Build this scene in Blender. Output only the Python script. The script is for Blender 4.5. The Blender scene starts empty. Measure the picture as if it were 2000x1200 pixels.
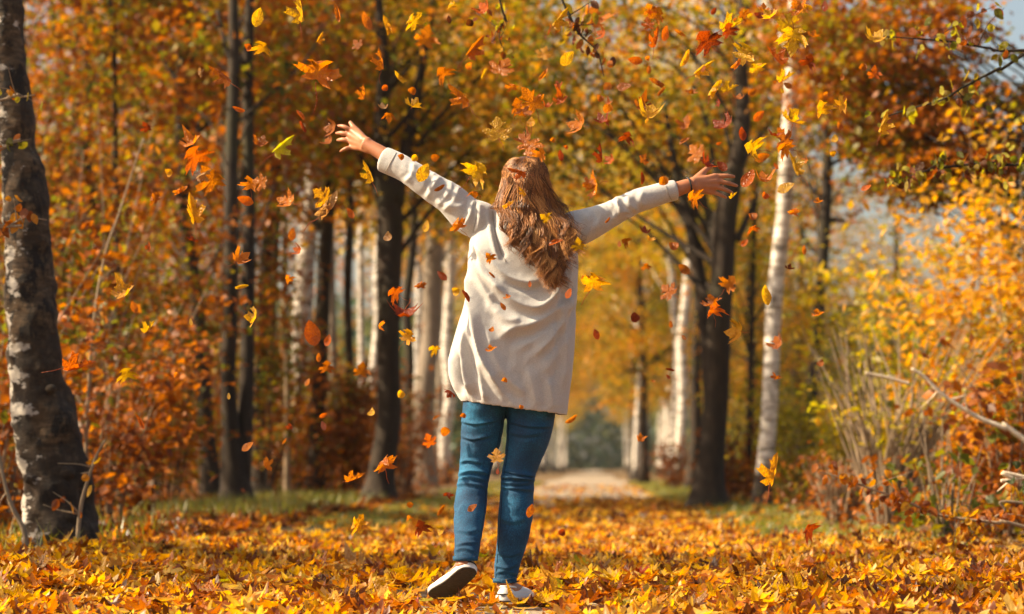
import bpy, math, random
import numpy as np
from mathutils import Vector, Matrix, Euler

random.seed(7)
RS = np.random.RandomState(11)
scene = bpy.context.scene
COL = scene.collection
rad = math.radians

# ------------------------------------------------------------------ camera, world, sun, exposure
FPX = 2000 * 85.0 / 36.0          # focal length in pixels of the 2000 px wide photograph
CAM_H = 0.50
HOR = 911.0                       # row of the horizon

cam_d = bpy.data.cameras.new("camera")
cam = bpy.data.objects.new("camera", cam_d)
COL.objects.link(cam)
cam.location = (0, 0, CAM_H)
cam.rotation_euler = (rad(90), 0, 0)
cam_d.lens = 85.0
cam_d.sensor_width = 36.0
cam_d.shift_y = (HOR - 600.0) / 2000.0
cam_d.clip_start = 0.1
cam_d.clip_end = 3000.0
cam_d.dof.use_dof = True
cam_d.dof.focus_distance = 8.85
cam_d.dof.aperture_fstop = 2.9
cam_d.dof.aperture_blades = 0
scene.camera = cam

SUN_EL = rad(38.0)
SUN_AZ = rad(2.0)                # 0 = exactly from the left of the path, positive = turned towards the camera side
sun_vec = Vector((-math.cos(SUN_EL) * math.cos(SUN_AZ), -math.cos(SUN_EL) * math.sin(SUN_AZ), math.sin(SUN_EL)))
sun_d = bpy.data.lights.new("sun", 'SUN')
sun_d.energy = 5.0
sun_d.angle = rad(0.5)
sun_d.color = (1.0, 0.80, 0.54)
sun = bpy.data.objects.new("sun", sun_d)
COL.objects.link(sun)
sun.rotation_euler = sun_vec.to_track_quat('Z', 'Y').to_euler()
sun.location = sun_vec * 60

world = bpy.data.worlds.new("World")
scene.world = world
world.use_nodes = True
wn = world.node_tree
wn.nodes.clear()
w_out = wn.nodes.new("ShaderNodeOutputWorld")
w_bg = wn.nodes.new("ShaderNodeBackground")
w_sky = wn.nodes.new("ShaderNodeTexSky")
w_sky.sky_type = 'NISHITA'
w_sky.sun_disc = False
w_sky.sun_elevation = SUN_EL
w_sky.sun_rotation = math.atan2(sun_vec.x, sun_vec.y)
w_sky.dust_density = 4.0
w_bg.inputs["Strength"].default_value = 0.095
w_wb = wn.nodes.new("ShaderNodeMixRGB"); w_wb.blend_type = 'MULTIPLY'; w_wb.inputs[0].default_value = 1.0
w_wb.inputs[2].default_value = (1.0, 0.92, 0.80, 1)          # the photograph's warm white balance
wn.links.new(w_sky.outputs[0], w_wb.inputs[1]); wn.links.new(w_wb.outputs[0], w_bg.inputs[0])
wn.links.new(w_bg.outputs[0], w_out.inputs[0])

scene.view_settings.view_transform = 'Standard'
scene.view_settings.look = 'None'
scene.view_settings.exposure = 1.27
scene.view_settings.gamma = 1.0
scene.view_settings.use_curve_mapping = False
scene.render.engine = 'CYCLES'
scene.cycles.use_denoising = True
scene.cycles.max_bounces = 7
scene.cycles.diffuse_bounces = 4
scene.cycles.transmission_bounces = 5
scene.cycles.glossy_bounces = 2
scene.cycles.sample_clamp_indirect = 8.0
scene.cycles.use_adaptive_sampling = True

# ------------------------------------------------------------------ helpers
def W(px, py, Y):
    """World point at depth Y that the photograph shows at pixel (px, py)."""
    return np.array([(px - 1000.0) / FPX * Y, Y, CAM_H + (HOR - py) / FPX * Y])

def path_x(Y):
    return -0.25 + 0.034 * Y

def hash3(ix, iy, iz, seed):
    h = (ix.astype(np.int64) * 374761393 + iy.astype(np.int64) * 668265263 + iz.astype(np.int64) * 2147483647 + seed * 1274126177) & 0x7fffffff
    h = ((h ^ (h >> 13)) * 1274126177) & 0x7fffffff
    h = ((h ^ (h >> 16)) * 97531) & 0x7fffffff
    return (h % 65536) / 65535.0

def vnoise(p, seed=0):
    p = np.asarray(p, float)
    i = np.floor(p).astype(np.int64)
    f = p - i
    f = f * f * (3 - 2 * f)
    out = np.zeros(len(p))
    for dx in (0, 1):
        for dy in (0, 1):
            for dz in (0, 1):
                w = (f[:, 0] if dx else 1 - f[:, 0]) * (f[:, 1] if dy else 1 - f[:, 1]) * (f[:, 2] if dz else 1 - f[:, 2])
                out += w * hash3(i[:, 0] + dx, i[:, 1] + dy, i[:, 2] + dz, seed)
    return out * 2 - 1

def fbm(p, seed=0, oct=3):
    a, s, o = 1.0, 1.0, 0
    for k in range(oct):
        o = o + a * vnoise(np.asarray(p) * s, seed + k)
        a *= 0.5; s *= 2.03
    return o

def mesh_np(name, verts, faces, mat=None, smooth=False):
    """faces: an (N,k) array or a list of such arrays."""
    verts = np.asarray(verts, np.float32)
    if not isinstance(faces, (list, tuple)):
        faces = [faces]
    faces = [np.asarray(f, np.int32) for f in faces if len(f)]
    me = bpy.data.meshes.new(name)
    me.vertices.add(len(verts))
    me.vertices.foreach_set("co", verts.ravel())
    nl = sum(f.size for f in faces); npoly = sum(len(f) for f in faces)
    me.loops.add(nl); me.polygons.add(npoly)
    me.loops.foreach_set("vertex_index", np.concatenate([f.ravel() for f in faces]))
    starts, tot = [], 0
    for f in faces:
        starts.append(tot + np.arange(len(f)) * f.shape[1]); tot += f.size
    me.polygons.foreach_set("loop_start", np.concatenate(starts).astype(np.int32))
    if smooth:
        me.polygons.foreach_set("use_smooth", np.ones(npoly, bool))
    me.update(calc_edges=True)
    if mat is not None:
        me.materials.append(mat)
    return me

def link(name, data, parent=None, loc=None, rot=None, scale=None):
    o = bpy.data.objects.new(name, data)
    COL.objects.link(o)
    if parent is not None:
        o.parent = parent
    if loc is not None:
        o.location = loc
    if rot is not None:
        o.rotation_euler = rot
    if scale is not None:
        o.scale = scale if hasattr(scale, "__len__") else (scale,) * 3
    return o

def tag(o, label=None, cat=None, group=None, kind=None):
    if label: o["label"] = label
    if cat: o["category"] = cat
    if group: o["group"] = group
    if kind: o["kind"] = kind
    return o

class Geo:
    """Collects vertices and faces of several shapes for ONE mesh."""
    def __init__(self):
        self.v, self.q, self.t, self.n = [], [], [], 0
    def add(self, v, quads=None, tris=None):
        v = np.asarray(v, float)
        if quads is not None and len(quads): self.q.append(np.asarray(quads) + self.n)
        if tris is not None and len(tris): self.t.append(np.asarray(tris) + self.n)
        self.v.append(v); self.n += len(v)
    def rings(self, rings, cap=True, close=True):
        rings = np.asarray(rings, float)
        m, k = rings.shape[:2]
        v = rings.reshape(-1, 3)
        i = np.arange(m - 1)[:, None] * k
        j = np.arange(k if close else k - 1)[None, :]
        jn = (j + 1) % k
        q = np.stack([i + j, i + jn, i + k + jn, i + k + j], -1).reshape(-1, 4)
        t = None
        if cap:
            v = np.vstack([v, rings[0].mean(0), rings[-1].mean(0)])
            a = np.arange(k); an = (a + 1) % k
            t = np.vstack([np.stack([np.full(k, m * k), an, a], -1), np.stack([np.full(k, m * k + 1), (m - 1) * k + a, (m - 1) * k + an], -1)])
        self.add(v, q, t)
    def mesh(self, name, mat=None, smooth=True):
        f = []
        if self.q: f.append(np.vstack(self.q))
        if self.t: f.append(np.vstack(self.t))
        return mesh_np(name, np.vstack(self.v), f, mat, smooth)

def frames(P):
    P = np.asarray(P, float)
    T = np.gradient(P, axis=0)
    T /= np.linalg.norm(T, axis=1)[:, None] + 1e-9
    ref = np.array([0.0, 1.0, 0.0])
    if abs(T[0] @ ref) > 0.85: ref = np.array([1.0, 0.0, 0.0])
    U = np.zeros_like(P); u = ref
    for i in range(len(P)):
        u = u - T[i] * (u @ T[i]); u /= np.linalg.norm(u) + 1e-9
        U[i] = u
    V = np.cross(T, U)
    return T, U, V

def catmull(P, n):
    """n points on a smooth curve through the rows of P (any number of columns)."""
    P = np.asarray(P, float)
    if len(P) == 2:
        t = np.linspace(0, 1, n)[:, None]
        return P[0] * (1 - t) + P[1] * t
    Q = np.vstack([2 * P[0] - P[1], P, 2 * P[-1] - P[-2]])
    x = np.linspace(0, len(P) - 1 - 1e-6, n)
    i = x.astype(int); t = (x - i)[:, None]
    a, b, c, d = Q[i], Q[i + 1], Q[i + 2], Q[i + 3]
    return 0.5 * (2 * b + (c - a) * t + (2 * a - 5 * b + 4 * c - d) * t ** 2 + (3 * b - a - 3 * c + d) * t ** 3)

def tube(geo, P, R, k=10, cap=True, rough=None, seed=0, flat=None):
    P = np.asarray(P, float); R = np.broadcast_to(np.asarray(R, float), (len(P),))
    T, U, V = frames(P)
    a = np.linspace(0, 2 * math.pi, k, endpoint=False)
    fl = 1.0 if flat is None else flat
    ring = P[:, None, :] + R[:, None, None] * (np.cos(a)[None, :, None] * U[:, None, :] + fl * np.sin(a)[None, :, None] * V[:, None, :])
    if rough:
        amp, fxy, fz = rough
        q = ring.reshape(-1, 3) * np.array([fxy, fxy, fz])
        n = fbm(q + seed * 7.7, seed, 3).reshape(len(P), k)
        ring = P[:, None, :] + (ring - P[:, None, :]) * (1 + amp * n)[:, :, None]
    geo.rings(ring, cap)

def ball(geo, P, R, k=12, m=8):
    """An ellipsoid with centre P and half axes R."""
    th = np.linspace(0.05, math.pi - 0.05, m)
    a = np.linspace(0, 2 * math.pi, k, endpoint=False)
    r = np.stack([np.sin(th)[:, None] * np.cos(a), np.sin(th)[:, None] * np.sin(a), np.repeat(np.cos(th)[:, None], k, 1)], -1)
    geo.rings(np.asarray(P) + r * np.asarray(R))

def remesh(geo, name, voxel, smooth_n, mat, factor=0.5):
    """The union of the collected closed shapes as one continuous smooth mesh."""
    o = link(name + "_tmp", geo.mesh(name + "_tmp"))
    m = o.modifiers.new("r", 'REMESH'); m.mode = 'VOXEL'; m.voxel_size = voxel; m.use_smooth_shade = True
    if smooth_n:
        s = o.modifiers.new("s", 'SMOOTH'); s.iterations = smooth_n; s.factor = factor
    dg = bpy.context.evaluated_depsgraph_get()
    me = bpy.data.meshes.new_from_object(o.evaluated_get(dg))
    me.name = name
    bpy.data.objects.remove(o)
    me.materials.clear(); me.materials.append(mat)
    me.polygons.foreach_set("use_smooth", np.ones(len(me.polygons), bool))
    return me

def get_co(me):
    a = np.empty(len(me.vertices) * 3, np.float32); me.vertices.foreach_get("co", a); return a.reshape(-1, 3).astype(float)
def get_no(me):
    a = np.empty(len(me.vertices) * 3, np.float32); me.vertices.foreach_get("normal", a); return a.reshape(-1, 3).astype(float)
def set_co(me, co):
    me.vertices.foreach_set("co", np.asarray(co, np.float32).ravel()); me.update()
def drop_faces(me, keep_fn):
    """Keeps the faces for which keep_fn(centre, normal) is true."""
    import bmesh
    bm = bmesh.new(); bm.from_mesh(me)
    bmesh.ops.delete(bm, geom=[f for f in bm.faces if not keep_fn(f.calc_center_median(), f.normal)], context='FACES')
    bm.to_mesh(me); bm.free(); me.update()

# ------------------------------------------------------------------ materials
def new_mat(name):
    m = bpy.data.materials.new(name); m.use_nodes = True
    nt = m.node_tree; nt.nodes.clear()
    out = nt.nodes.new("ShaderNodeOutputMaterial")
    return m, nt, out
def N(nt, t, **kw):
    n = nt.nodes.new(t)
    for k, v in kw.items():
        if k in n.inputs: n.inputs[k].default_value = v
        else: setattr(n, k, v)
    return n
def ramp(nt, stops, interp='LINEAR'):
    r = nt.nodes.new("ShaderNodeValToRGB"); r.color_ramp.interpolation = interp
    e = r.color_ramp.elements
    while len(e) < len(stops): e.new(0.5)
    for el, (p, c) in zip(e, stops):
        el.position = p; el.color = (*c, 1) if len(c) == 3 else c
    return r

def leaf_shader(nt, out, col_socket, trans=0.5, gloss=0.06, rough=0.45, bump=None):
    d = N(nt, "ShaderNodeBsdfDiffuse"); t = N(nt, "ShaderNodeBsdfTranslucent"); g = N(nt, "ShaderNodeBsdfGlossy", Roughness=rough)
    g.inputs[0].default_value = (1, 1, 1, 1)
    sat = N(nt, "ShaderNodeHueSaturation", Saturation=1.12, Value=1.35)
    nt.links.new(col_socket, sat.inputs["Color"])
    nt.links.new(col_socket, d.inputs[0]); nt.links.new(sat.outputs[0], t.inputs[0])
    m = N(nt, "ShaderNodeMixShader"); m.inputs[0].default_value = trans
    nt.links.new(d.outputs[0], m.inputs[1]); nt.links.new(t.outputs[0], m.inputs[2])
    if gloss:
        m2 = N(nt, "ShaderNodeMixShader"); m2.inputs[0].default_value = gloss
        nt.links.new(m.outputs[0], m2.inputs[1]); nt.links.new(g.outputs[0], m2.inputs[2]); m = m2
    if bump is not None:
        for b in (d, t, g): nt.links.new(bump, b.inputs["Normal"])
    nt.links.new(m.outputs[0], out.inputs[0])

def foliage_mat(name, stops, trans=0.5, gloss=0.015, patch=None):
    """Leaves in a crown: every leaf takes its own tint from the ramp, shifted by the branch it grows on."""
    m, nt, out = new_mat(name)
    geo = N(nt, "ShaderNodeNewGeometry")
    tc = N(nt, "ShaderNodeTexCoord")
    no = N(nt, "ShaderNodeTexNoise", Scale=patch or 0.9, Detail=2.0)
    nt.links.new(tc.outputs["Object"], no.inputs["Vector"])
    mr = N(nt, "ShaderNodeMapRange"); mr.inputs[1].default_value = 0.3; mr.inputs[2].default_value = 0.7
    nt.links.new(no.outputs[0], mr.inputs[0])
    a = N(nt, "ShaderNodeMath", operation='MULTIPLY'); a.inputs[1].default_value = 0.48
    b = N(nt, "ShaderNodeMath", operation='MULTIPLY_ADD'); b.inputs[1].default_value = 0.52
    nt.links.new(geo.outputs["Random Per Island"], a.inputs[0])
    nt.links.new(mr.outputs[0], b.inputs[0]); nt.links.new(a.outputs[0], b.inputs[2])
    r = ramp(nt, stops)
    nt.links.new(b.outputs[0], r.inputs[0])
    leaf_shader(nt, out, r.outputs[0], trans, gloss)
    return m

YEL = (0.62, 0.36, 0.03); GOLD = (0.60, 0.27, 0.02); ORG = (0.50, 0.16, 0.015); RED = (0.36, 0.055, 0.012)
RUST = (0.24, 0.07, 0.018); BRN = (0.13, 0.05, 0.018); TAN = (0.38, 0.22, 0.09); GRN = (0.14, 0.145, 0.02); OLV = (0.30, 0.22, 0.025); DGR = (0.045, 0.07, 0.015); LIM = (0.42, 0.38, 0.04)

M_beech = foliage_mat("beech_leaves", [(0.0, DGR), (0.28, GRN), (0.42, OLV), (0.52, RUST), (0.78, (0.40, 0.135, 0.018)), (1.0, ORG)], 0.48)
M_maple_cr = foliage_mat("maple_leaves", [(0.0, DGR), (0.25, GRN), (0.5, OLV), (0.66, GOLD), (0.84, ORG), (1.0, YEL)], 0.5)
M_birch_cr = foliage_mat("birch_leaves", [(0.0, OLV), (0.35, LIM), (0.7, YEL), (1.0, GOLD)], 0.5)
M_under = foliage_mat("undergrowth_leaves", [(0.0, DGR), (0.16, GRN), (0.3, BRN), (0.48, RUST), (0.66, (0.38, 0.13, 0.018)), (0.85, ORG), (1.0, GOLD)], 0.48)
M_gold = foliage_mat("golden_leaves", [(0.0, DGR), (0.18, GRN), (0.38, OLV), (0.55, LIM), (0.75, YEL), (0.92, GOLD), (1.0, ORG)], 0.55)
M_shade = foliage_mat("brown_canopy_leaves", [(0.0, DGR), (0.18, GRN), (0.36, OLV), (0.52, RUST), (0.78, (0.40, 0.14, 0.018)), (1.0, ORG)], 0.5)
M_green = foliage_mat("green_leaves", [(0.0, DGR), (0.5, GRN), (0.85, OLV), (1.0, LIM)], 0.45)
M_amber = foliage_mat("amber_leaves", [(0.0, GRN), (0.2, OLV), (0.42, GOLD), (0.7, YEL), (1.0, ORG)], 0.55)
M_olive = foliage_mat("olive_leaves", [(0.0, DGR), (0.4, GRN), (0.75, OLV), (1.0, LIM)], 0.5)
M_conifer = foliage_mat("dark_wood_leaves", [(0.0, (0.035, 0.075, 0.055)), (0.5, (0.07, 0.12, 0.07)), (1.0, (0.24, 0.21, 0.04))], 0.3)  # blue-green tint stands in for haze over the far wood

def loose_leaf_mat(name, use_object_color, stops=None):
    """A dead leaf: its own tint, browner blotches, finer veins in relief."""
    m, nt, out = new_mat(name)
    tc = N(nt, "ShaderNodeTexCoord")
    if use_object_color:
        oi = N(nt, "ShaderNodeObjectInfo"); base = oi.outputs["Color"]
    else:
        geo = N(nt, "ShaderNodeNewGeometry"); r = ramp(nt, stops); nt.links.new(geo.outputs["Random Per Island"], r.inputs[0]); base = r.outputs[0]
    n1 = N(nt, "ShaderNodeTexNoise", Scale=4.0 if use_object_color else 26.0, Detail=4.0, Roughness=0.65)
    nt.links.new(tc.outputs["Object"], n1.inputs["Vector"])
    r1 = ramp(nt, [(0.42, (1, 1, 1)), (0.62, (0.78, 0.62, 0.5)), (0.72, (0.4, 0.24, 0.16))])
    nt.links.new(n1.outputs[0], r1.inputs[0])
    mx = N(nt, "ShaderNodeMixRGB", blend_type='MULTIPLY'); mx.inputs[0].default_value = 0.75
    nt.links.new(base, mx.inputs[1]); nt.links.new(r1.outputs[0], mx.inputs[2])
    col = mx.outputs[0]
    bmp = None
    if use_object_color:
        wv = N(nt, "ShaderNodeTexVoronoi", Scale=9.0, feature='DISTANCE_TO_EDGE')
        nt.links.new(tc.outputs["Object"], wv.inputs["Vector"])
        b = N(nt, "ShaderNodeBump", Strength=0.5, Distance=0.02); nt.links.new(wv.outputs[0], b.inputs["Height"]); bmp = b.outputs[0]
    leaf_shader(nt, out, col, 0.55, 0.02, 0.4, bmp)
    return m
M_fall = loose_leaf_mat("fallen_leaf_tint", True)
M_litter = loose_leaf_mat("litter_leaf", False, [(0.0, (0.09, 0.032, 0.012)), (0.10, BRN), (0.24, RUST), (0.42, (0.48, 0.165, 0.02)), (0.56, GOLD), (0.74, YEL), (0.92, (0.72, 0.50, 0.12)), (1.0, TAN)])

def principled(name, color, rough=0.7, **kw):
    m, nt, out = new_mat(name)
    p = N(nt, "ShaderNodeBsdfPrincipled"); p.inputs["Base Color"].default_value = (*color, 1); p.inputs["Roughness"].default_value = rough
    for k, v in kw.items(): p.inputs[k].default_value = v
    nt.links.new(p.outputs[0], out.inputs[0])
    return m, nt, p

def bark_mat(name, c1, c2, scale=(9, 9, 2.2), bump=0.8, moss=None):
    m, nt, p = principled(name, c1, 0.9)
    tc = N(nt, "ShaderNodeTexCoord"); mp = N(nt, "ShaderNodeMapping"); mp.inputs["Scale"].default_value = scale
    nt.links.new(tc.outputs["Object"], mp.inputs["Vector"])
    no = N(nt, "ShaderNodeTexNoise", Scale=1.5, Detail=6.0, Roughness=0.7); nt.links.new(mp.outputs[0], no.inputs["Vector"])
    r = ramp(nt, [(0.3, c1), (0.7, c2)]); nt.links.new(no.outputs[0], r.inputs[0])
    col = r.outputs[0]
    if moss:
        n2 = N(nt, "ShaderNodeTexNoise", Scale=0.9, Detail=3.0); nt.links.new(tc.outputs["Object"], n2.inputs["Vector"])
        r2 = ramp(nt, [(0.5, (0, 0, 0)), (0.66, (1, 1, 1))]); nt.links.new(n2.outputs[0], r2.inputs[0])
        mx = N(nt, "ShaderNodeMixRGB"); nt.links.new(r2.outputs[0], mx.inputs[0]); nt.links.new(col, mx.inputs[1]); mx.inputs[2].default_value = (*moss, 1); col = mx.outputs[0]
    nt.links.new(col, p.inputs["Base Color"])
    b = N(nt, "ShaderNodeBump", Strength=bump, Distance=0.02); nt.links.new(no.outputs[0], b.inputs["Height"]); nt.links.new(b.outputs[0], p.inputs["Normal"])
    return m
M_bark = bark_mat("dark_bark", (0.009, 0.006, 0.0035), (0.046, 0.028, 0.015), moss=(0.034, 0.03, 0.01))
M_pale_bark = bark_mat("pale_bark", (0.13, 0.10, 0.07), (0.30, 0.245, 0.19))
M_twig = bark_mat("twig_bark", (0.16, 0.115, 0.07), (0.34, 0.25, 0.16))
M_bare = bark_mat("bare_wood", (0.52, 0.42, 0.29), (0.70, 0.60, 0.46))

def birch_mat(name, dark_to, amount, white=(0.62, 0.58, 0.51)):
    """White bark with dark bands and lenticels; rough and dark up to the height dark_to, patched dark by amount."""
    m, nt, p = principled(name, white, 0.75)
    tc = N(nt, "ShaderNodeTexCoord")
    mp = N(nt, "ShaderNodeMapping"); mp.inputs["Scale"].default_value = (3.5, 3.5, 16); nt.links.new(tc.outputs["Object"], mp.inputs["Vector"])
    n1 = N(nt, "ShaderNodeTexNoise", Scale=1.2, Detail=5.0, Roughness=0.7); nt.links.new(mp.outputs[0], n1.inputs["Vector"])
    r1 = ramp(nt, [(0.34, (0.03, 0.024, 0.018)), (0.44, (0.35, 0.30, 0.24)), (0.56, white)]); nt.links.new(n1.outputs[0], r1.inputs[0])
    mp2 = N(nt, "ShaderNodeMapping"); mp2.inputs["Scale"].default_value = (7, 7, 2.5); nt.links.new(tc.outputs["Object"], mp2.inputs["Vector"])
    n2 = N(nt, "ShaderNodeTexNoise", Scale=1.0, Detail=6.0, Roughness=0.65); nt.links.new(mp2.outputs[0], n2.inputs["Vector"])
    sx = N(nt, "ShaderNodeSeparateXYZ"); nt.links.new(tc.outputs["Object"], sx.inputs[0])
    mr = N(nt, "ShaderNodeMapRange"); mr.inputs[1].default_value = 0.0; mr.inputs[2].default_value = dark_to; mr.inputs[3].default_value = 0.42; mr.inputs[4].default_value = amount
    nt.links.new(sx.outputs[2], mr.inputs[0])
    ad = N(nt, "ShaderNodeMath", operation='ADD'); nt.links.new(n2.outputs[0], ad.inputs[0]); nt.links.new(mr.outputs[0], ad.inputs[1])
    r2 = ramp(nt, [(0.52, (0, 0, 0)), (0.62, (1, 1, 1))]); nt.links.new(ad.outputs[0], r2.inputs[0])
    n3 = N(nt, "ShaderNodeTexNoise", Scale=14.0, Detail=5.0, Roughness=0.7); nt.links.new(tc.outputs["Object"], n3.inputs["Vector"])
    r3 = ramp(nt, [(0.34, (0.008, 0.005, 0.003)), (0.52, (0.04, 0.027, 0.017)), (0.72, (0.13, 0.10, 0.07))]); nt.links.new(n3.outputs[0], r3.inputs[0])
    mx = N(nt, "ShaderNodeMixRGB"); nt.links.new(r2.outputs[0], mx.inputs[0]); nt.links.new(r1.outputs[0], mx.inputs[1]); nt.links.new(r3.outputs[0], mx.inputs[2])
    nt.links.new(mx.outputs[0], p.inputs["Base Color"])
    hm = N(nt, "ShaderNodeMath", operation='MULTIPLY_ADD'); nt.links.new(n3.outputs[0], hm.inputs[0]); nt.links.new(r2.outputs[0], hm.inputs[1]); nt.links.new(n1.outputs[0], hm.inputs[2])
    b = N(nt, "ShaderNodeBump", Strength=0.7, Distance=0.02); nt.links.new(hm.outputs[0], b.inputs["Height"]); nt.links.new(b.outputs[0], p.inputs["Normal"])
    return m
M_birch = birch_mat("birch_bark", 0.8, -0.07, (0.72, 0.68, 0.61))
# the old leaning birch: black fissured plates, brown banded bark between them, papery white scraps on its sunny flank
M_birch_old, nt, p = principled("old_birch_bark", (0.1, 0.08, 0.06), 0.9)
tc = N(nt, "ShaderNodeTexCoord"); gm = N(nt, "ShaderNodeNewGeometry")
def noise_at(scale, sc, det=5.0, ro=0.68):
    mp_ = N(nt, "ShaderNodeMapping"); mp_.inputs["Scale"].default_value = sc; nt.links.new(tc.outputs["Object"], mp_.inputs["Vector"])
    n_ = N(nt, "ShaderNodeTexNoise", Scale=scale, Detail=det, Roughness=ro); nt.links.new(mp_.outputs[0], n_.inputs["Vector"]); return n_.outputs[0]
def mixc(f, c1, c2):
    x_ = N(nt, "ShaderNodeMixRGB"); nt.links.new(f, x_.inputs[0])
    for s_, c_ in ((1, c1), (2, c2)):
        if isinstance(c_, tuple): x_.inputs[s_].default_value = (*c_, 1)
        else: nt.links.new(c_, x_.inputs[s_])
    return x_.outputs[0]
def step(sock, lo, hi):
    r_ = ramp(nt, [(lo, (0, 0, 0)), (hi, (1, 1, 1))]); nt.links.new(sock, r_.inputs[0]); return r_.outputs[0]
band = noise_at(1.0, (11, 11, 34), 6.0); plate = noise_at(1.0, (11, 11, 6), 7.0, .72); patch = noise_at(1.0, (2.6, 2.6, 2.0), 4.0); fleck = noise_at(1.0, (7, 7, 12), 6.0)
rb = ramp(nt, [(0.34, (0.035, 0.021, 0.011)), (0.5, (0.09, 0.054, 0.026)), (0.7, (0.19, 0.12, 0.062))]); nt.links.new(band, rb.inputs[0])
col = mixc(step(plate, .47, .56), rb.outputs[0], (0.012, 0.008, 0.005))
rp = ramp(nt, [(0.35, (0.01, 0.006, 0.004)), (0.55, (0.045, 0.028, 0.016)), (0.72, (0.13, 0.085, 0.05))]); nt.links.new(plate, rp.inputs[0])
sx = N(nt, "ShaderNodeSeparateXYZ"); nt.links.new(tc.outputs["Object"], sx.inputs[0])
mr = N(nt, "ShaderNodeMapRange"); mr.inputs[1].default_value = 0.1; mr.inputs[2].default_value = 1.2; mr.inputs[3].default_value = 0.30; mr.inputs[4].default_value = -0.04; nt.links.new(sx.outputs[2], mr.inputs[0])
ad = N(nt, "ShaderNodeMath", operation='ADD'); nt.links.new(patch, ad.inputs[0]); nt.links.new(mr.outputs[0], ad.inputs[1])
col = mixc(step(ad.outputs[0], .5, .58), col, rp.outputs[0])
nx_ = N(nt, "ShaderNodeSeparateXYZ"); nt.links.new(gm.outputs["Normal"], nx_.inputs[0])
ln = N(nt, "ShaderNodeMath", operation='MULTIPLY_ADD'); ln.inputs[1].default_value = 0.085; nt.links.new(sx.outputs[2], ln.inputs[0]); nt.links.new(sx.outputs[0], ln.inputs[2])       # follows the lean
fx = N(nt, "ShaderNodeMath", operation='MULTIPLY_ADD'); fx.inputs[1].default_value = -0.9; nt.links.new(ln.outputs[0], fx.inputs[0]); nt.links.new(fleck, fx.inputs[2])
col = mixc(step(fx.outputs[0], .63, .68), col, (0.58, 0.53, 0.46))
nt.links.new(col, p.inputs["Base Color"])
hm = N(nt, "ShaderNodeMath", operation='ADD'); nt.links.new(plate, hm.inputs[0]); nt.links.new(band, hm.inputs[1])
b = N(nt, "ShaderNodeBump", Strength=1.0, Distance=0.03); nt.links.new(hm.outputs[0], b.inputs["Height"]); nt.links.new(b.outputs[0], p.inputs["Normal"])
# ------------------------------------------------------------------ the woman
WY = 8.90                                             # depth of her spine
def PP(px, py, dy=0.0): return W(px, py, WY + dy)
S = WY / FPX                                          # metres per pixel at her depth

# materials
M_skin, nt, p = principled("skin", (0.52, 0.26, 0.16), 0.5)
p.inputs["Subsurface Weight"].default_value = 0.12; p.inputs["Subsurface Radius"].default_value = (0.012, 0.004, 0.002)
n = N(nt, "ShaderNodeTexNoise", Scale=60.0, Detail=4.0); b = N(nt, "ShaderNodeBump", Strength=0.12, Distance=0.004)
tc = N(nt, "ShaderNodeTexCoord"); nt.links.new(tc.outputs["Object"], n.inputs["Vector"]); nt.links.new(n.outputs[0], b.inputs["Height"]); nt.links.new(b.outputs[0], p.inputs["Normal"])
r = ramp(nt, [(0.3, (0.35, 0.13, 0.058)), (0.7, (0.45, 0.19, 0.09))]); n2 = N(nt, "ShaderNodeTexNoise", Scale=18.0); nt.links.new(tc.outputs["Object"], n2.inputs["Vector"]); nt.links.new(n2.outputs[0], r.inputs[0]); nt.links.new(r.outputs[0], p.inputs["Base Color"])

M_knit, nt, p = principled("oatmeal_knit", (0.6, 0.54, 0.47), 0.95)
p.inputs["Sheen Weight"].default_value = 0.25
tc = N(nt, "ShaderNodeTexCoord")
mp = N(nt, "ShaderNodeMapping"); mp.inputs["Scale"].default_value = (260, 260, 420); nt.links.new(tc.outputs["Object"], mp.inputs["Vector"])
n = N(nt, "ShaderNodeTexNoise", Scale=1.0, Detail=3.0, Roughness=0.7); nt.links.new(mp.outputs[0], n.inputs["Vector"])
r = ramp(nt, [(0.3, (0.355, 0.347, 0.332)), (0.7, (0.54, 0.532, 0.515))]); nt.links.new(n.outputs[0], r.inputs[0]); nt.links.new(r.outputs[0], p.inputs["Base Color"])
n2 = N(nt, "ShaderNodeTexNoise", Scale=9.0, Detail=3.0); nt.links.new(tc.outputs["Object"], n2.inputs["Vector"])
b2 = N(nt, "ShaderNodeBump", Strength=0.25, Distance=0.03); nt.links.new(n2.outputs[0], b2.inputs["Height"])
b = N(nt, "ShaderNodeBump", Strength=0.35, Distance=0.003); nt.links.new(n.outputs[0], b.inputs["Height"]); nt.links.new(b2.outputs[0], b.inputs["Normal"]); nt.links.new(b.outputs[0], p.inputs["Normal"])

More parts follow.
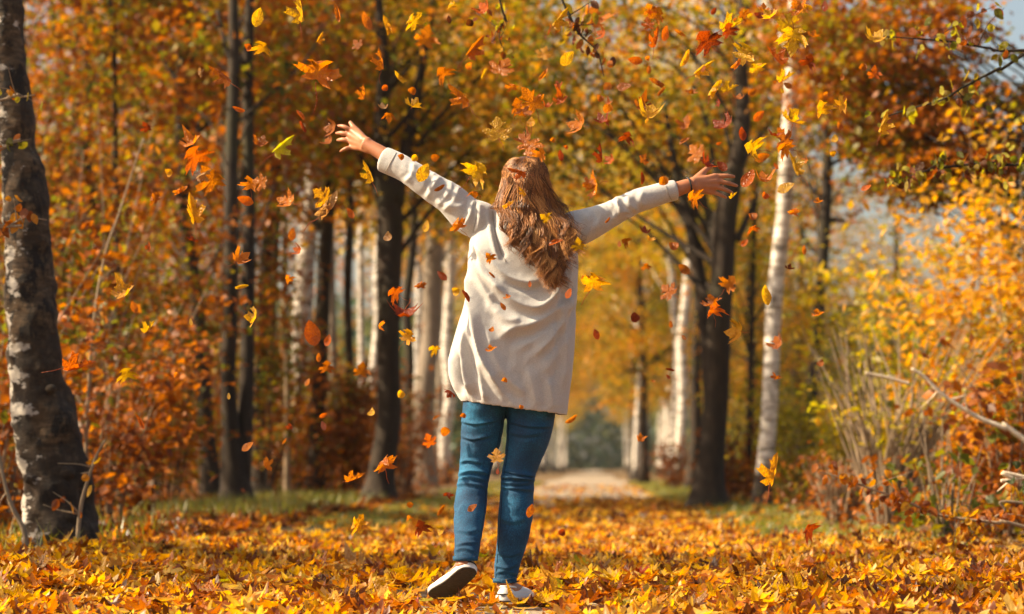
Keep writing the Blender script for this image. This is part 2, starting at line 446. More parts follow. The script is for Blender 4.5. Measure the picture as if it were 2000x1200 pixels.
M_denim, nt, p = principled("blue_denim", (0.02, 0.10, 0.2), 0.85)
tc = N(nt, "ShaderNodeTexCoord")
mp = N(nt, "ShaderNodeMapping"); mp.inputs["Scale"].default_value = (500, 500, 160); nt.links.new(tc.outputs["Object"], mp.inputs["Vector"])
n = N(nt, "ShaderNodeTexNoise", Scale=1.0, Detail=2.0); nt.links.new(mp.outputs[0], n.inputs["Vector"])
n2 = N(nt, "ShaderNodeTexNoise", Scale=7.0, Detail=4.0); nt.links.new(tc.outputs["Object"], n2.inputs["Vector"])
ad = N(nt, "ShaderNodeMath", operation='ADD'); nt.links.new(n.outputs[0], ad.inputs[0]); nt.links.new(n2.outputs[0], ad.inputs[1])
hv = N(nt, "ShaderNodeMath", operation='MULTIPLY'); hv.inputs[1].default_value = 0.5; nt.links.new(ad.outputs[0], hv.inputs[0])
r = ramp(nt, [(0.33, (0.001, 0.014, 0.045)), (0.5, (0.002, 0.052, 0.125)), (0.66, (0.012, 0.145, 0.28))]); nt.links.new(hv.outputs[0], r.inputs[0]); nt.links.new(r.outputs[0], p.inputs["Base Color"])
b = N(nt, "ShaderNodeBump", Strength=0.35, Distance=0.004); nt.links.new(n.outputs[0], b.inputs["Height"]); nt.links.new(b.outputs[0], p.inputs["Normal"])

M_hair, nt, p = principled("auburn_hair", (0.2, 0.08, 0.03), 0.42)
p.inputs["Specular IOR Level"].default_value = 0.35
geo = N(nt, "ShaderNodeAttribute"); geo.attribute_name = "tone"
r = ramp(nt, [(0.0, (0.05, 0.02, 0.008)), (0.3, (0.17, 0.063, 0.018)), (0.62, (0.42, 0.172, 0.045)), (1.0, (0.70, 0.37, 0.12))]); nt.links.new(geo.outputs["Fac"], r.inputs[0])
nt.links.new(r.outputs[0], p.inputs["Base Color"])
M_canvas, nt, p = principled("white_canvas", (0.76, 0.73, 0.68), 0.85)
M_sole_w, nt, p = principled("white_rubber", (0.72, 0.70, 0.66), 0.55)
M_sole_d, nt, p = principled("dark_rubber_tread", (0.045, 0.036, 0.028), 0.85)
tc = N(nt, "ShaderNodeTexCoord"); v = N(nt, "ShaderNodeTexVoronoi", Scale=90.0); nt.links.new(tc.outputs["Object"], v.inputs["Vector"])
b = N(nt, "ShaderNodeBump", Strength=0.8, Distance=0.004); nt.links.new(v.outputs[0], b.inputs["Height"]); nt.links.new(b.outputs[0], p.inputs["Normal"])
M_black, nt, p = principled("black_elastic", (0.012, 0.011, 0.011), 0.7)
M_eye, nt, p = principled("eye_white", (0.7, 0.66, 0.62), 0.3)

# --- body: one continuous figure
HEAD = PP(1026, 368, -0.015)
body = Geo()
# head, neck, jaw, nose, ears (she looks up and ahead, away from the camera)
tilt = rad(30)
def H(x, y, z):      # head-local: x right, y ahead, z up
    return HEAD + np.array([x, y * math.cos(tilt) - z * math.sin(tilt), y * math.sin(tilt) + z * math.cos(tilt)])
ball(body, H(0, -0.012, 0.03), (0.074, 0.094, 0.085), 24, 16)
tube(body, [H(0, 0.03, 0.03), H(0, 0.045, -0.03), H(0, 0.055, -0.085), H(0, 0.06, -0.11)], [0.066, 0.060, 0.040, 0.022], 16)
tube(body, [H(0, 0.088, 0.01), H(0, 0.105, -0.028), H(0, 0.098, -0.042)], [0.008, 0.013, 0.009], 10)
for s in (-1, 1):
    ball(body, H(s * 0.028, 0.078, 0.012), (0.016, 0.012, 0.010), 10, 8)
    ball(body, H(s * 0.076, -0.005, -0.015), (0.010, 0.018, 0.030), 10, 8)
for dz in (-0.058, -0.068):
    tube(body, [H(-0.024, 0.086, dz), H(0, 0.098, dz + 0.001), H(0.024, 0.086, dz)], [0.003, 0.006, 0.003], 8)
NECK = PP(1029, 432, 0.0)
tube(body, [H(0, -0.02, -0.03), (HEAD + NECK) / 2 + np.array([0, -0.012, -0.02]), NECK, PP(1029, 470)], [0.058, 0.053, 0.056, 0.07], 16)
# trunk
tr = [(440, 985, 1078, .055), (470, 948, 1108, .085), (520, 938, 1110, .095), (580, 942, 1102, .095), (640, 944, 1092, .088), (700, 936, 1086, .092), (760, 928, 1076, .095), (795, 930, 1070, .085)]
a = np.linspace(0, 2 * math.pi, 24, endpoint=False)
rings = []
for py, l, r_, d in tr:
    c = PP((l + r_) / 2, py); rings.append(c + np.stack([np.cos(a) * (r_ - l) / 2 * S, np.sin(a) * d, 0 * a], -1))
body.rings(rings)
# arms to the wrists
ARM_L = [(985, 462, .0, .05), (950, 438, .0, .048), (915, 420, .0, .044), (868, 386, .0, .039), (830, 362, .02, .036), (790, 333, .04, .033), (752, 304, .07, .028), (724, 287, .09, .025), (712, 280, .10, .026)]
ARM_R = [(1080, 470, .0, .05), (1115, 448, .0, .048), (1145, 436, .0, .044), (1180, 420, .0, .040), (1216, 404, .0, .036), (1262, 386, .01, .034), (1310, 374, .02, .030), (1340, 364, .03, .026), (1356, 360, .035, .026)]
for A in (ARM_L, ARM_R):
    C = catmull([(*PP(x, y, d), r_) for x, y, d, r_ in A], 36); tube(body, C[:, :3], C[:, 3], 16)

def hand(wrist, knuckles, tips, thumb, bend, back, tr_=(0.0095, 0.0065)):
    """knuckles and tips of four fingers (index first) as world points; back = outward normal of the back of the hand."""
    w = np.asarray(wrist); K = np.asarray(knuckles); back = np.asarray(back) / np.linalg.norm(back)
    # palm: four tapering metacarpal ridges plus a slab between them fuse into one palm
    for i in range(4):
        C = catmull([w + (K[i] - K.mean(0)) * 0.45, w + (K[i] - w) * 0.5 + (K[i] - K.mean(0)) * 0.12, K[i]], 9)
        tube(body, C, np.linspace(0.0165, 0.0118, 9), 10)
        if i < 3:
            M = (K[i] + K[i + 1]) / 2
            C = catmull([w, w + (M - w) * 0.55, M], 8); tube(body, C, np.linspace(0.0165, 0.0095, 8), 10)
    for i in range(4):
        t = np.asarray(tips[i]); v = t - K[i]
        m1 = K[i] + v * 0.42 + back * bend * 0.012; m2 = K[i] + v * 0.75 + back * bend * 0.010
        C = catmull([K[i] - v * 0.12, K[i], m1, m2, t], 18)
        rr = np.interp(np.linspace(0, 1, 18), [0, 0.2, 0.5, 0.55, 0.8, 0.95, 1], [tr_[0] + .0012, tr_[0], tr_[0] - .0012, tr_[0] - .0004, tr_[1] + .0008, tr_[1], tr_[1] - .002])
        if i == 3: rr = rr * 0.88
        tube(body, C, rr, 12)
    C = catmull(thumb, 18); tube(body, C, np.interp(np.linspace(0, 1, 18), [0, .35, .7, .95, 1], [.019, .0145, .0105, .0085, .006]), 12)

hand(PP(720, 285, .09), [PP(687, 255, .15), PP(683, 264, .155), PP(684, 276, .155), PP(689, 288, .15)],
     [PP(660, 246, .18), PP(656, 261, .195), PP(658, 275, .19), PP(664, 297, .17)],
     [PP(712, 276, .105), PP(699, 259, .14), PP(690, 248, .165), PP(683, 238, .185)], 1.0, (0, -1, 0.2))
hand(PP(1352, 361, .03), [PP(1399, 344, .055), PP(1402, 354, .05), PP(1398, 365, .05), PP(1391, 376, .055)],
     [PP(1436, 346, .075), PP(1441, 364, .075), PP(1432, 378, .07), PP(1420, 387, .075)],
     [PP(1356, 356, .04), PP(1368, 343, .055), PP(1380, 331, .07), PP(1393, 322, .08)], 0.7, (0, -1, 0.1))
# legs to the feet
LEG_L = [(950, 770, .0, .062), (944, 840, .01, .056), (934, 890, .015, .048), (926, 935, -.01, .040), (920, 975, -.055, .039), (914, 1030, -.125, .034), (910, 1075, -.188, .030), (907, 1110, -.22, .031)]
LEG_R = [(1038, 770, .0, .066), (1030, 840, .005, .058), (1018, 890, .01, .050), (1011, 935, .008, .042), (1008, 985, -.008, .042), (998, 1050, -.02, .036), (989, 1110, -.03, .031), (986, 1150, -.03, .031)]
for A in (LEG_L, LEG_R):
    C = catmull([(*PP(x, y, d), r_) for x, y, d, r_ in A], 40); tube(body, C[:, :3], C[:, 3], 18)
# foot cores (inside the shoes)
HEEL_L = np.array([-0.150, 8.660, 0.128]); TOE_L = np.array([-0.285, 8.830, 0.002])
HEEL_R = np.array([-0.030, 8.800, 0.008]); TOE_R = np.array([0.050, 9.030, 0.004])
body_feet = []
def foot_frame(heel, toe, roll):
    d = toe - heel; L = np.linalg.norm(d); d = d / L
    up = np.array([0, 0, 1.0]); up = up - d * (up @ d); up /= np.linalg.norm(up)
    sd = np.cross(d, up)
    up2 = up * math.cos(roll) + sd * math.sin(roll); sd2 = np.cross(d, up2)
    return d, sd2, up2, L
FL = foot_frame(HEEL_L, TOE_L, rad(22)); FR = foot_frame(HEEL_R, TOE_R, 0.0)
for (d, sd, up, L), heel, ankle in ((FL, HEEL_L, PP(907, 1102, -.215)), (FR, HEEL_R, PP(986, 1150, -.03))):
    tube(body, [heel + d * .045 + up * .04, heel + d * .12 + up * .038, heel + d * .20 + up * .03], [.027, .028, .02], 12)
    tube(body, [ankle, heel + d * .05 + up * .045], [.031, .028], 12)
me = remesh(body, "person", 0.0042, 3, M_skin)
person = link("person", me)
tag(person, "long-haired woman seen from behind, arms flung wide, in oatmeal jumper and blue jeans", "person")
for s in (-1, 1):
    g = Geo(); ball(g, H(s * 0.029, 0.083, 0.010), (0.011, 0.010, 0.009), 12, 8); link("eye", g.mesh("eye", M_eye), person)

# --- jumper
def ridge(co, no, lines, facing=None):
    """Cloth folds: each line is (points px/py, height in m, width in px, sharpness); pushes vertices along their normals."""
    px = co[:, 0] / co[:, 1] * FPX + 1000; py = HOR - (co[:, 2] - CAM_H) / co[:, 1] * FPX
    q = np.stack([px, py], -1); d = np.zeros(len(co))
    for pts, h, w in lines:
        C = catmull(np.asarray(pts, float), 40)
        best = np.full(len(co), 1e9); sg = np.zeros(len(co)); tt = np.zeros(len(co))
        for i in range(len(C) - 1):
            a_, b_ = C[i], C[i + 1]; ab = b_ - a_; L2 = ab @ ab + 1e-9
            t = np.clip(((q - a_) @ ab) / L2, 0, 1)
            dv = q - (a_ + t[:, None] * ab); dist = np.hypot(dv[:, 0], dv[:, 1])
            m = dist < best
            best[m] = dist[m]; tt[m] = (i + t[m]) / (len(C) - 1)
            sg[m] = np.sign(ab[0] * dv[m, 1] - ab[1] * dv[m, 0])
        env = np.clip(np.minimum(tt, 1 - tt) * 5 + 0.15, 0, 1)
        # steep on one side, gentle on the other, with a shallow trough beside the steep side
        wl = np.where(sg > 0, w * 0.65, w * 1.5)
        d += 1.2 * h * env * (np.exp(-np.abs(best / wl) ** 1.35) - 0.45 * np.where(sg > 0, np.exp(-((best - w * 1.7) / (w * 0.8)) ** 2), 0))
    f = np.clip(-no[:, 1] * 1.6 + 0.35, 0, 1) if facing is None else facing(no)
    return co + no * (d * f)[:, None]

sw = Geo()
sec = [(408, 985, 1076, .050, 0.00), (418, 962, 1098, .068, 0.0), (432, 942, 1112, .088, 0.0), (455, 926, 1122, .108, 0.0), (480, 917, 1128, .122, 0.0), (520, 914, 1129, .132, 0.0), (560, 911, 1128, .136, 0.0), (600, 903, 1126, .138, 0.0),
       (650, 888, 1123, .140, 0.0), (700, 878, 1119, .142, 0.0), (735, 877, 1115, .142, 0.0), (762, 883, 1112, .140, .0), (785, 893, 1110, .138, .0), (800, 902, 1108, .136, .0)]
secs = catmull([list(s) for s in sec], 60)
a = np.linspace(0, 2 * math.pi, 64, endpoint=False)
rings = []
for py, l, r_, d, off in secs:
    cx, hw = (l + r_) / 2, (r_ - l) / 2
    ca, sa = np.cos(a), np.sin(a)
    e = 0.82
    x = cx + hw * np.sign(ca) * np.abs(ca) ** e
    k = np.clip((py - 640) / 160, 0, 1)
    pyy = py + k * ((x - cx) * 0.135)                # the hem drops towards her other hip
    y = off + d * np.sign(sa) * np.abs(sa) ** e
    rings.append(np.array([PP(xx, yy, 0) for xx, yy in zip(x, pyy)]) + np.stack([0 * a, y, 0 * a], -1))
sw.rings(rings)
SL_L = [(1000, 470, 0, .050), (972, 452, 0, .064), (942, 433, 0, .070), (914, 421, 0, .066), (880, 390, 0, .058), (852, 372, .01, .054), (820, 351, .02, .049), (790, 331, .04, .046), (766, 319, .055, .046), (748, 311, .065, .045)]
SL_R = [(1070, 475, 0, .050), (1096, 460, 0, .066), (1122, 448, 0, .068), (1150, 438, 0, .062), (1184, 423, 0, .052), (1216, 406, 0, .047), (1244, 393, .0, .044), (1274, 384, .01, .041), (1302, 375, .015, .039), (1321, 371, .02, .038)]
for A in (SL_L, SL_R):
    C = catmull([(*PP(x, y, d), r_) for x, y, d, r_ in A], 60)
    tube(sw, C[:, :3], C[:, 3], 28)
me = remesh(sw, "jumper", 0.0055, 7, M_knit)
co = get_co(me); no = get_no(me)
folds = [
    ([(918, 500), (921, 560), (926, 620), (938, 690), (958, 730), (985, 772)], .030, 11),
    ([(912, 620), (905, 680), (908, 730), (918, 772)], .024, 9),
    ([(890, 690), (892, 730), (905, 765)], -.016, 8),
    ([(928, 700), (940, 745), (948, 785)], .013, 8),
    ([(924, 470), (945, 497), (974, 527), (1000, 545), (1030, 553), (1060, 548)], .018, 8),
    ([(921, 497), (933, 530), (948, 565), (966, 590)], .014, 8),
    ([(945, 520), (975, 565), (1010, 592), (1050, 600), (1082, 577), (1108, 540)], .020, 11),
    ([(975, 662), (1002, 642), (1036, 634), (1075, 612), (1116, 580)], .020, 13),
    ([(1012, 684), (1038, 666), (1068, 648), (1090, 630)], .006, 8),
    ([(1042, 697), (1066, 672), (1088, 645), (1104, 612), (1116, 585)], .015, 9),
    ([(1060, 730), (1085, 700), (1104, 660)], .005, 10),
    ([(985, 690), (1000, 665), (1008, 700), (1000, 730)], .003, 14),
    ([(1098, 600), (1104, 680), (1098, 760)], .010, 8),
    ([(1030, 720), (1042, 765), (1046, 796)], .006, 9),
    ([(1070, 740), (1076, 775), (1078, 800)], .007, 8),
    ([(961, 410), (966, 450), (976, 488), (984, 505)], -.010, 5),
    ([(935, 395), (936, 425), (930, 458)], .008, 6),
    ([(924, 388), (918, 420), (902, 448)], .007, 6),
    ([(1108, 470), (1092, 520), (1100, 560)], .010, 8), ([(1118, 500), (1108, 560), (1114, 620)], .008, 7), ([(960, 600), (990, 625), (1020, 622)], .007, 8), ([(950, 640), (968, 700), (1000, 748), (1030, 770)], .009, 10), ([(930, 480), (950, 540), (985, 575)], .009, 7),
    # sleeve rucks
    ([(896, 364), (886, 392), (866, 412)], .006, 6), ([(878, 352), (880, 372), (858, 398)], .004, 5), ([(860, 345), (845, 368), (832, 388)], .005, 6),
    ([(842, 338), (850, 352), (838, 372)], .006, 5), ([(806, 318), (806, 340), (790, 355)], .006, 5), ([(905, 405), (880, 402), (850, 392)], .006, 6),
    ([(1202, 384), (1208, 402), (1212, 424)], .010, 5), ([(1190, 392), (1202, 412), (1196, 432)], .007, 5), ([(1224, 380), (1230, 400), (1246, 412)], .008, 6),
    ([(1165, 404), (1172, 425), (1160, 450)], .006, 6), ([(1140, 415), (1152, 440), (1142, 472)], .006, 7), ([(1256, 372), (1250, 392), (1262, 404)], .004, 6), ([(1215, 412), (1232, 418), (1222, 426)], .006, 4),
]
co = ridge(co, no, folds)
co += no * (0.0030 * fbm(co * 6, 3, 2) + 0.0007 * fbm(co * 30, 5, 2))[:, None]
set_co(me, co)
# open hem, neck and cuffs
cuffL = PP(748, 311, .065); dirL = PP(748, 311, .065) - PP(790, 331, .04); dirL /= np.linalg.norm(dirL)
cuffR = PP(1321, 371, .02); dirR = PP(1321, 371, .02) - PP(1274, 384, .01); dirR /= np.linalg.norm(dirR)
def keep(c, n_):
    c = np.array(c); n_ = np.array(n_)
    if n_[2] < -0.75 and abs(c[0]) < 0.3 and c[2] < 0.764 - 0.054 * (c[0] + 0.232) / 0.44: return False
    if (c - cuffL) @ dirL > 0.002 and n_ @ dirL > 0.55: return False
    if (c - cuffR) @ dirR > 0.002 and n_ @ dirR > 0.55: return False
    if np.hypot(c[0] - NECK[0], c[1] - NECK[1]) < 0.075 and c[2] > NECK[2] + 0.01: return False
    return True
drop_faces(me, keep)
jumper = link("jumper", me, person)
m = jumper.modifiers.new("thickness", 'SOLIDIFY'); m.thickness = 0.0035; m.offset = -1
me.materials[0] = M_knit

# --- jeans
jn = Geo()
def leg(A, g, n=60):
    C = catmull([list(q) for q in A], n)
    an = np.linspace(0, 2 * math.pi, 28, endpoint=False); R = []
    T = np.gradient(C[:, [0, 1, 2]], axis=0)
    for i, (l, r_, py, dy, dp) in enumerate(C):
        c = PP((l + r_) / 2, py, dy); hw = (r_ - l) / 2 * S
        R.append(c + np.stack([np.cos(an) * hw, np.sin(an) * hw * dp, -np.sin(an) * hw * dp * 0.0], -1))
    g.rings(R)
leg([(908, 1006, 745, 0, 1.2), (904, 994, 790, 0, 1.3), (902, 986, 815, 0, 1.15), (900, 979, 860, .01, 1.05), (898, 966, 900, .015, 1.0), (896, 958, 928, .0, 1.0), (892, 953, 950, -.02, 1.05), (887, 951, 985, -.06, 1.1), (887, 946, 1020, -.11, 1.08), (888, 940, 1050, -.15, 1.05), (888, 935, 1075, -.185, 1.0), (887, 932, 1095, -.205, 1.0)], jn)
leg([(980, 1090, 745, 0, 1.15), (986, 1087, 790, 0, 1.25), (990, 1083, 820, 0, 1.1), (989, 1074, 860, .005, 1.05), (984, 1058, 900, .01, 1.0), (979, 1046, 930, .01, 1.0), (977, 1043, 955, .0, 1.05), (974, 1042, 995, -.01, 1.1), (971, 1035, 1040, -.02, 1.05), (968, 1024, 1080, -.025, 1.0), (966, 1014, 1112, -.03, 1.0), (964, 1008, 1138, -.03, 1.0)], jn)
rings = []
an = np.linspace(0, 2 * math.pi, 32, endpoint=False)
for py, l, r_, d in [(690, 935, 1088, .09), (730, 915, 1090, .115), (765, 907, 1089, .128), (790, 905, 1087, .118)]:
    rings.append(PP((l + r_) / 2, py) + np.stack([np.cos(an) * (r_ - l) / 2 * S, np.sin(an) * d, 0 * an], -1))
jn.rings(rings)
me = remesh(jn, "jeans", 0.0036, 5, M_denim)
co = get_co(me); no = get_no(me)
px = co[:, 0] / co[:, 1] * FPX + 1000
isl = px < np.interp(HOR - (co[:, 2] - CAM_H) / co[:, 1] * FPX, [790, 1140], [988, 952])
creasesL = [([(898, 822), (930, 828), (975, 820)], .004, 3), ([(900, 852), (925, 858), (960, 850)], .0045, 3), ([(898, 905), (915, 900), (945, 906)], .005, 3),
            ([(894, 930), (920, 922), (955, 926)], .008, 3.5), ([(893, 938), (915, 934), (952, 940)], .006, 3), ([(890, 948), (910, 946), (950, 952)], .005, 3),
            ([(888, 1078), (905, 1072), (932, 1080)], .003, 3), ([(888, 1066), (910, 1062), (936, 1060)], .003, 3), ([(890, 1035), (915, 1040), (938, 1034)], .003, 4), ([(905, 985), (896, 1000), (899, 1020)], .003, 4), ([(887, 1092), (910, 1096), (931, 1090)], .003, 2.5)]
creasesR = [([(990, 822), (1030, 832), (1078, 834)], .005, 3), ([(988, 842), (1020, 850), (1060, 846)], .003, 4), ([(982, 918), (1010, 926), (1046, 930)], .006, 3), ([(978, 932), (1010, 936), (1046, 938)], .009, 3.5), ([(978, 942), (1005, 946), (1043, 943)], .007, 3), ([(978, 952), (1000, 954), (1043, 958)], .005, 3),
            ([(968, 1080), (995, 1086), (1020, 1078)], .003, 3), ([(966, 1104), (990, 1110), (1014, 1100)], .0035, 3), ([(966, 1120), (990, 1116), (1012, 1124)], .003, 3), ([(964, 1134), (986, 1138), (1008, 1134)], .003, 2.5), ([(975, 1010), (1000, 1020), (1030, 1012)], .003, 5)]
fall = lambda n_: 1.35 * np.clip(0.6 - n_[:, 1] * 0.5, 0.15, 1)
c1 = ridge(co, no, creasesL, fall); c2 = ridge(co, no, creasesR, fall)
co = np.where(isl[:, None], c1, c2)
co += no * (0.0022 * fbm(co * np.array([14, 14, 26]), 9, 3))[:, None]
set_co(me, co)
zc = PP(909, 1095, -.205)[2]; zr = PP(986, 1138, -.03)[2]
drop_faces(me, lambda c, n_: not (n_[2] < -0.7 and (c[2] < zr + 0.012 or (abs(c[2] - zc) < 0.012 and c[0] < -0.11))))
jeans = link("jeans", me, person)
m = jeans.modifiers.new("thickness", 'SOLIDIFY'); m.thickness = 0.003; m.offset = -1
# stitched hem bands
for pts, rr in (([(909, 1092, -.203)], .0435), ([(986, 1135, -.03)], .0425)):
    g = Geo(); c = PP(*pts[0]); R = []
    for dz, k in ((-.006, .99), (-.006, 1.04), (.010, 1.045), (.010, .99)):
        R.append(c + np.stack([np.cos(an) * rr * k, np.sin(an) * rr * k, 0 * an + dz], -1))
    g.rings(R, cap=False); h_ = link("hem", g.mesh("hem", M_denim), jeans)

# --- seams, laid on the cloth as it hangs
from mathutils.bvhtree import BVHTree
def seam(obj, lines, r_, mat, lift=.0012):
    me_ = obj.data; co_ = get_co(me_)
    bv = BVHTree.FromPolygons([tuple(c_) for c_ in co_], [tuple(p_.vertices) for p_ in me_.polygons])
    for pts in lines:
        P_ = []
        for x_, y_ in catmull(np.asarray(pts, float), 30):
            d_ = Vector(W(x_, y_, 9.0)) - Vector((0, 0, CAM_H)); d_.normalize()
            hit = bv.ray_cast(Vector((0, 0, CAM_H)), d_)
            if hit[0] is not None: P_.append(np.array(hit[0] - d_ * lift))
        if len(P_) > 4:
            g_ = Geo(); tube(g_, P_, r_, 5); link("seam", g_.mesh("seam", mat), obj)
M_knit_d = principled("knit_seam", (0.33, 0.30, 0.26), 0.95)[0]
M_thread = principled("denim_seam", (0.004, 0.022, 0.055), 0.9)[0]
M_stitch = principled("denim_stitching", (0.10, 0.15, 0.20), 0.9)[0]
seam(jumper, [[(962, 412), (966, 450), (976, 488), (988, 512)], [(1108, 432), (1111, 465), (1119, 496)], [(752, 338), (766, 312), (774, 298)], [(1300, 363), (1306, 380), (1312, 392)], [(926, 392), (930, 420), (924, 455)]], .0011, M_knit_d)
seam(jeans, [[(982, 812), (972, 865), (958, 912), (952, 940)], [(950, 955), (946, 1000), (940, 1045), (934, 1088)], [(993, 815), (993, 860), (988, 905), (982, 940)], [(981, 960), (978, 1010), (974, 1060), (968, 1130)], [(988, 782), (989, 800)]], .0014, M_thread)
seam(jeans, [[(888, 1087), (908, 1090), (930, 1086)], [(966, 1129), (986, 1132), (1007, 1128)]], .0008, M_stitch)

# --- shoes: low white canvas slip-ons
def shoe(heel, fr):
    d, sd, up, L = fr; L = L + 0.012; o = heel - d * 0.012
    t = np.array([0, .02, .06, .14, .25, .38, .52, .66, .78, .88, .95, .99, 1.0])
    hw = np.array([.008, .020, .029, .0345, .036, .036, .0385, .044, .046, .042, .032, .018, .004])
    top = np.array([.028, .046, .054, .052, .048, .050, .058, .054, .047, .042, .036, .030, .022])
    bend = np.array([0, 0, 0, 0, 0, 0, .002, .008, .016, .026, .036, .042, .044]) * (0.45 if fr is FL else 0.15)
    tt = np.linspace(0, 1, 30)
    hw_, top_, bd = np.interp(tt, t, hw), np.interp(tt, t, top), np.interp(tt, t, bend)
    an = np.linspace(0, 2 * math.pi, 24, endpoint=False)
    up_g, so_g, tr_g = Geo(), Geo(), Geo()
    R = []
    for x, w_, h_, b_ in zip(tt, hw_, top_, bd):
        y = np.cos(an) * w_ * np.where(np.sin(an) > 0, 1 - 0.25 * np.sin(an) ** 2, 1.0); z = 0.018 + np.where(np.sin(an) > 0, np.sin(an) * (h_ - 0.018), np.sin(an) * 0.004) + b_
        R.append(o + d * x * L + sd * y[:, None] + up * z[:, None])
    up_g.rings(np.array(R))
    # sole: white wall and dark tread
    def slab(g, z0, z1, k):
        R = []
        for z, kk in ((z0, 0.0), (z0, .93), (z0 + .002, 1.0), (z1 - .001, 1.0), (z1, .95), (z1, 0.0)):
            lft = [o + d * (x * L * 1.0) + sd * (w_ * k * kk) + up * (z + b_) for x, w_, b_ in zip(tt, hw_ + .0035, bd)]
            rgt = [o + d * (x * L * 1.0) - sd * (w_ * k * kk) + up * (z + b_) for x, w_, b_ in zip(tt[::-1], (hw_ + .0035)[::-1], bd[::-1])]
            R.append(lft + rgt)
        g.rings(np.array(R), cap=False)
    slab(so_g, 0.002, 0.022, 1.0); slab(tr_g, -0.002, 0.003, 0.965)
    u = link("shoe", up_g.mesh("shoe", M_canvas), person)
    link("sole", so_g.mesh("sole", M_sole_w), u); link("tread", tr_g.mesh("tread", M_sole_d), u)
    # collar seam and heel tab
    g = Geo(); C = []
    for q in np.linspace(0, 2 * math.pi, 25):
        C.append(o + d * (0.060 + 0.044 * math.cos(q)) + sd * 0.026 * math.sin(q) + up * (0.0505 - 0.004 * math.cos(q)))
    tube(g, C, 0.0035, 6, cap=False); link("collar", g.mesh("collar", M_canvas), u)
    g = Geo(); C = [o + d * (-0.002 + 0.018 * abs(math.sin(q)) ** 2) + sd * 0.028 * math.sin(q) + up * 0.026 for q in np.linspace(-1.1, 1.1, 9)]
    tube(g, C, [.0035] * 9, 6, flat=0.8); link("heel_tab", g.mesh("heel_tab", M_black), u)
    return u
shoe(HEEL_L, FL); shoe(HEEL_R, FR)

# --- hair tie round her wrist
g = Geo(); c = PP(1346, 362, .032); ax = PP(1356, 360, .035) - PP(1330, 367, .028); ax /= np.linalg.norm(ax)
u_ = np.cross(ax, [0, 1, 0]); u_ /= np.linalg.norm(u_); v_ = np.cross(ax, u_)
C = [c + (u_ * math.cos(q) + v_ * math.sin(q)) * 0.0285 for q in np.linspace(0, 2 * math.pi, 33)]
tube(g, C, 0.0033, 6, cap=False); link("hair_tie", g.mesh("hair_tie", M_black), person)

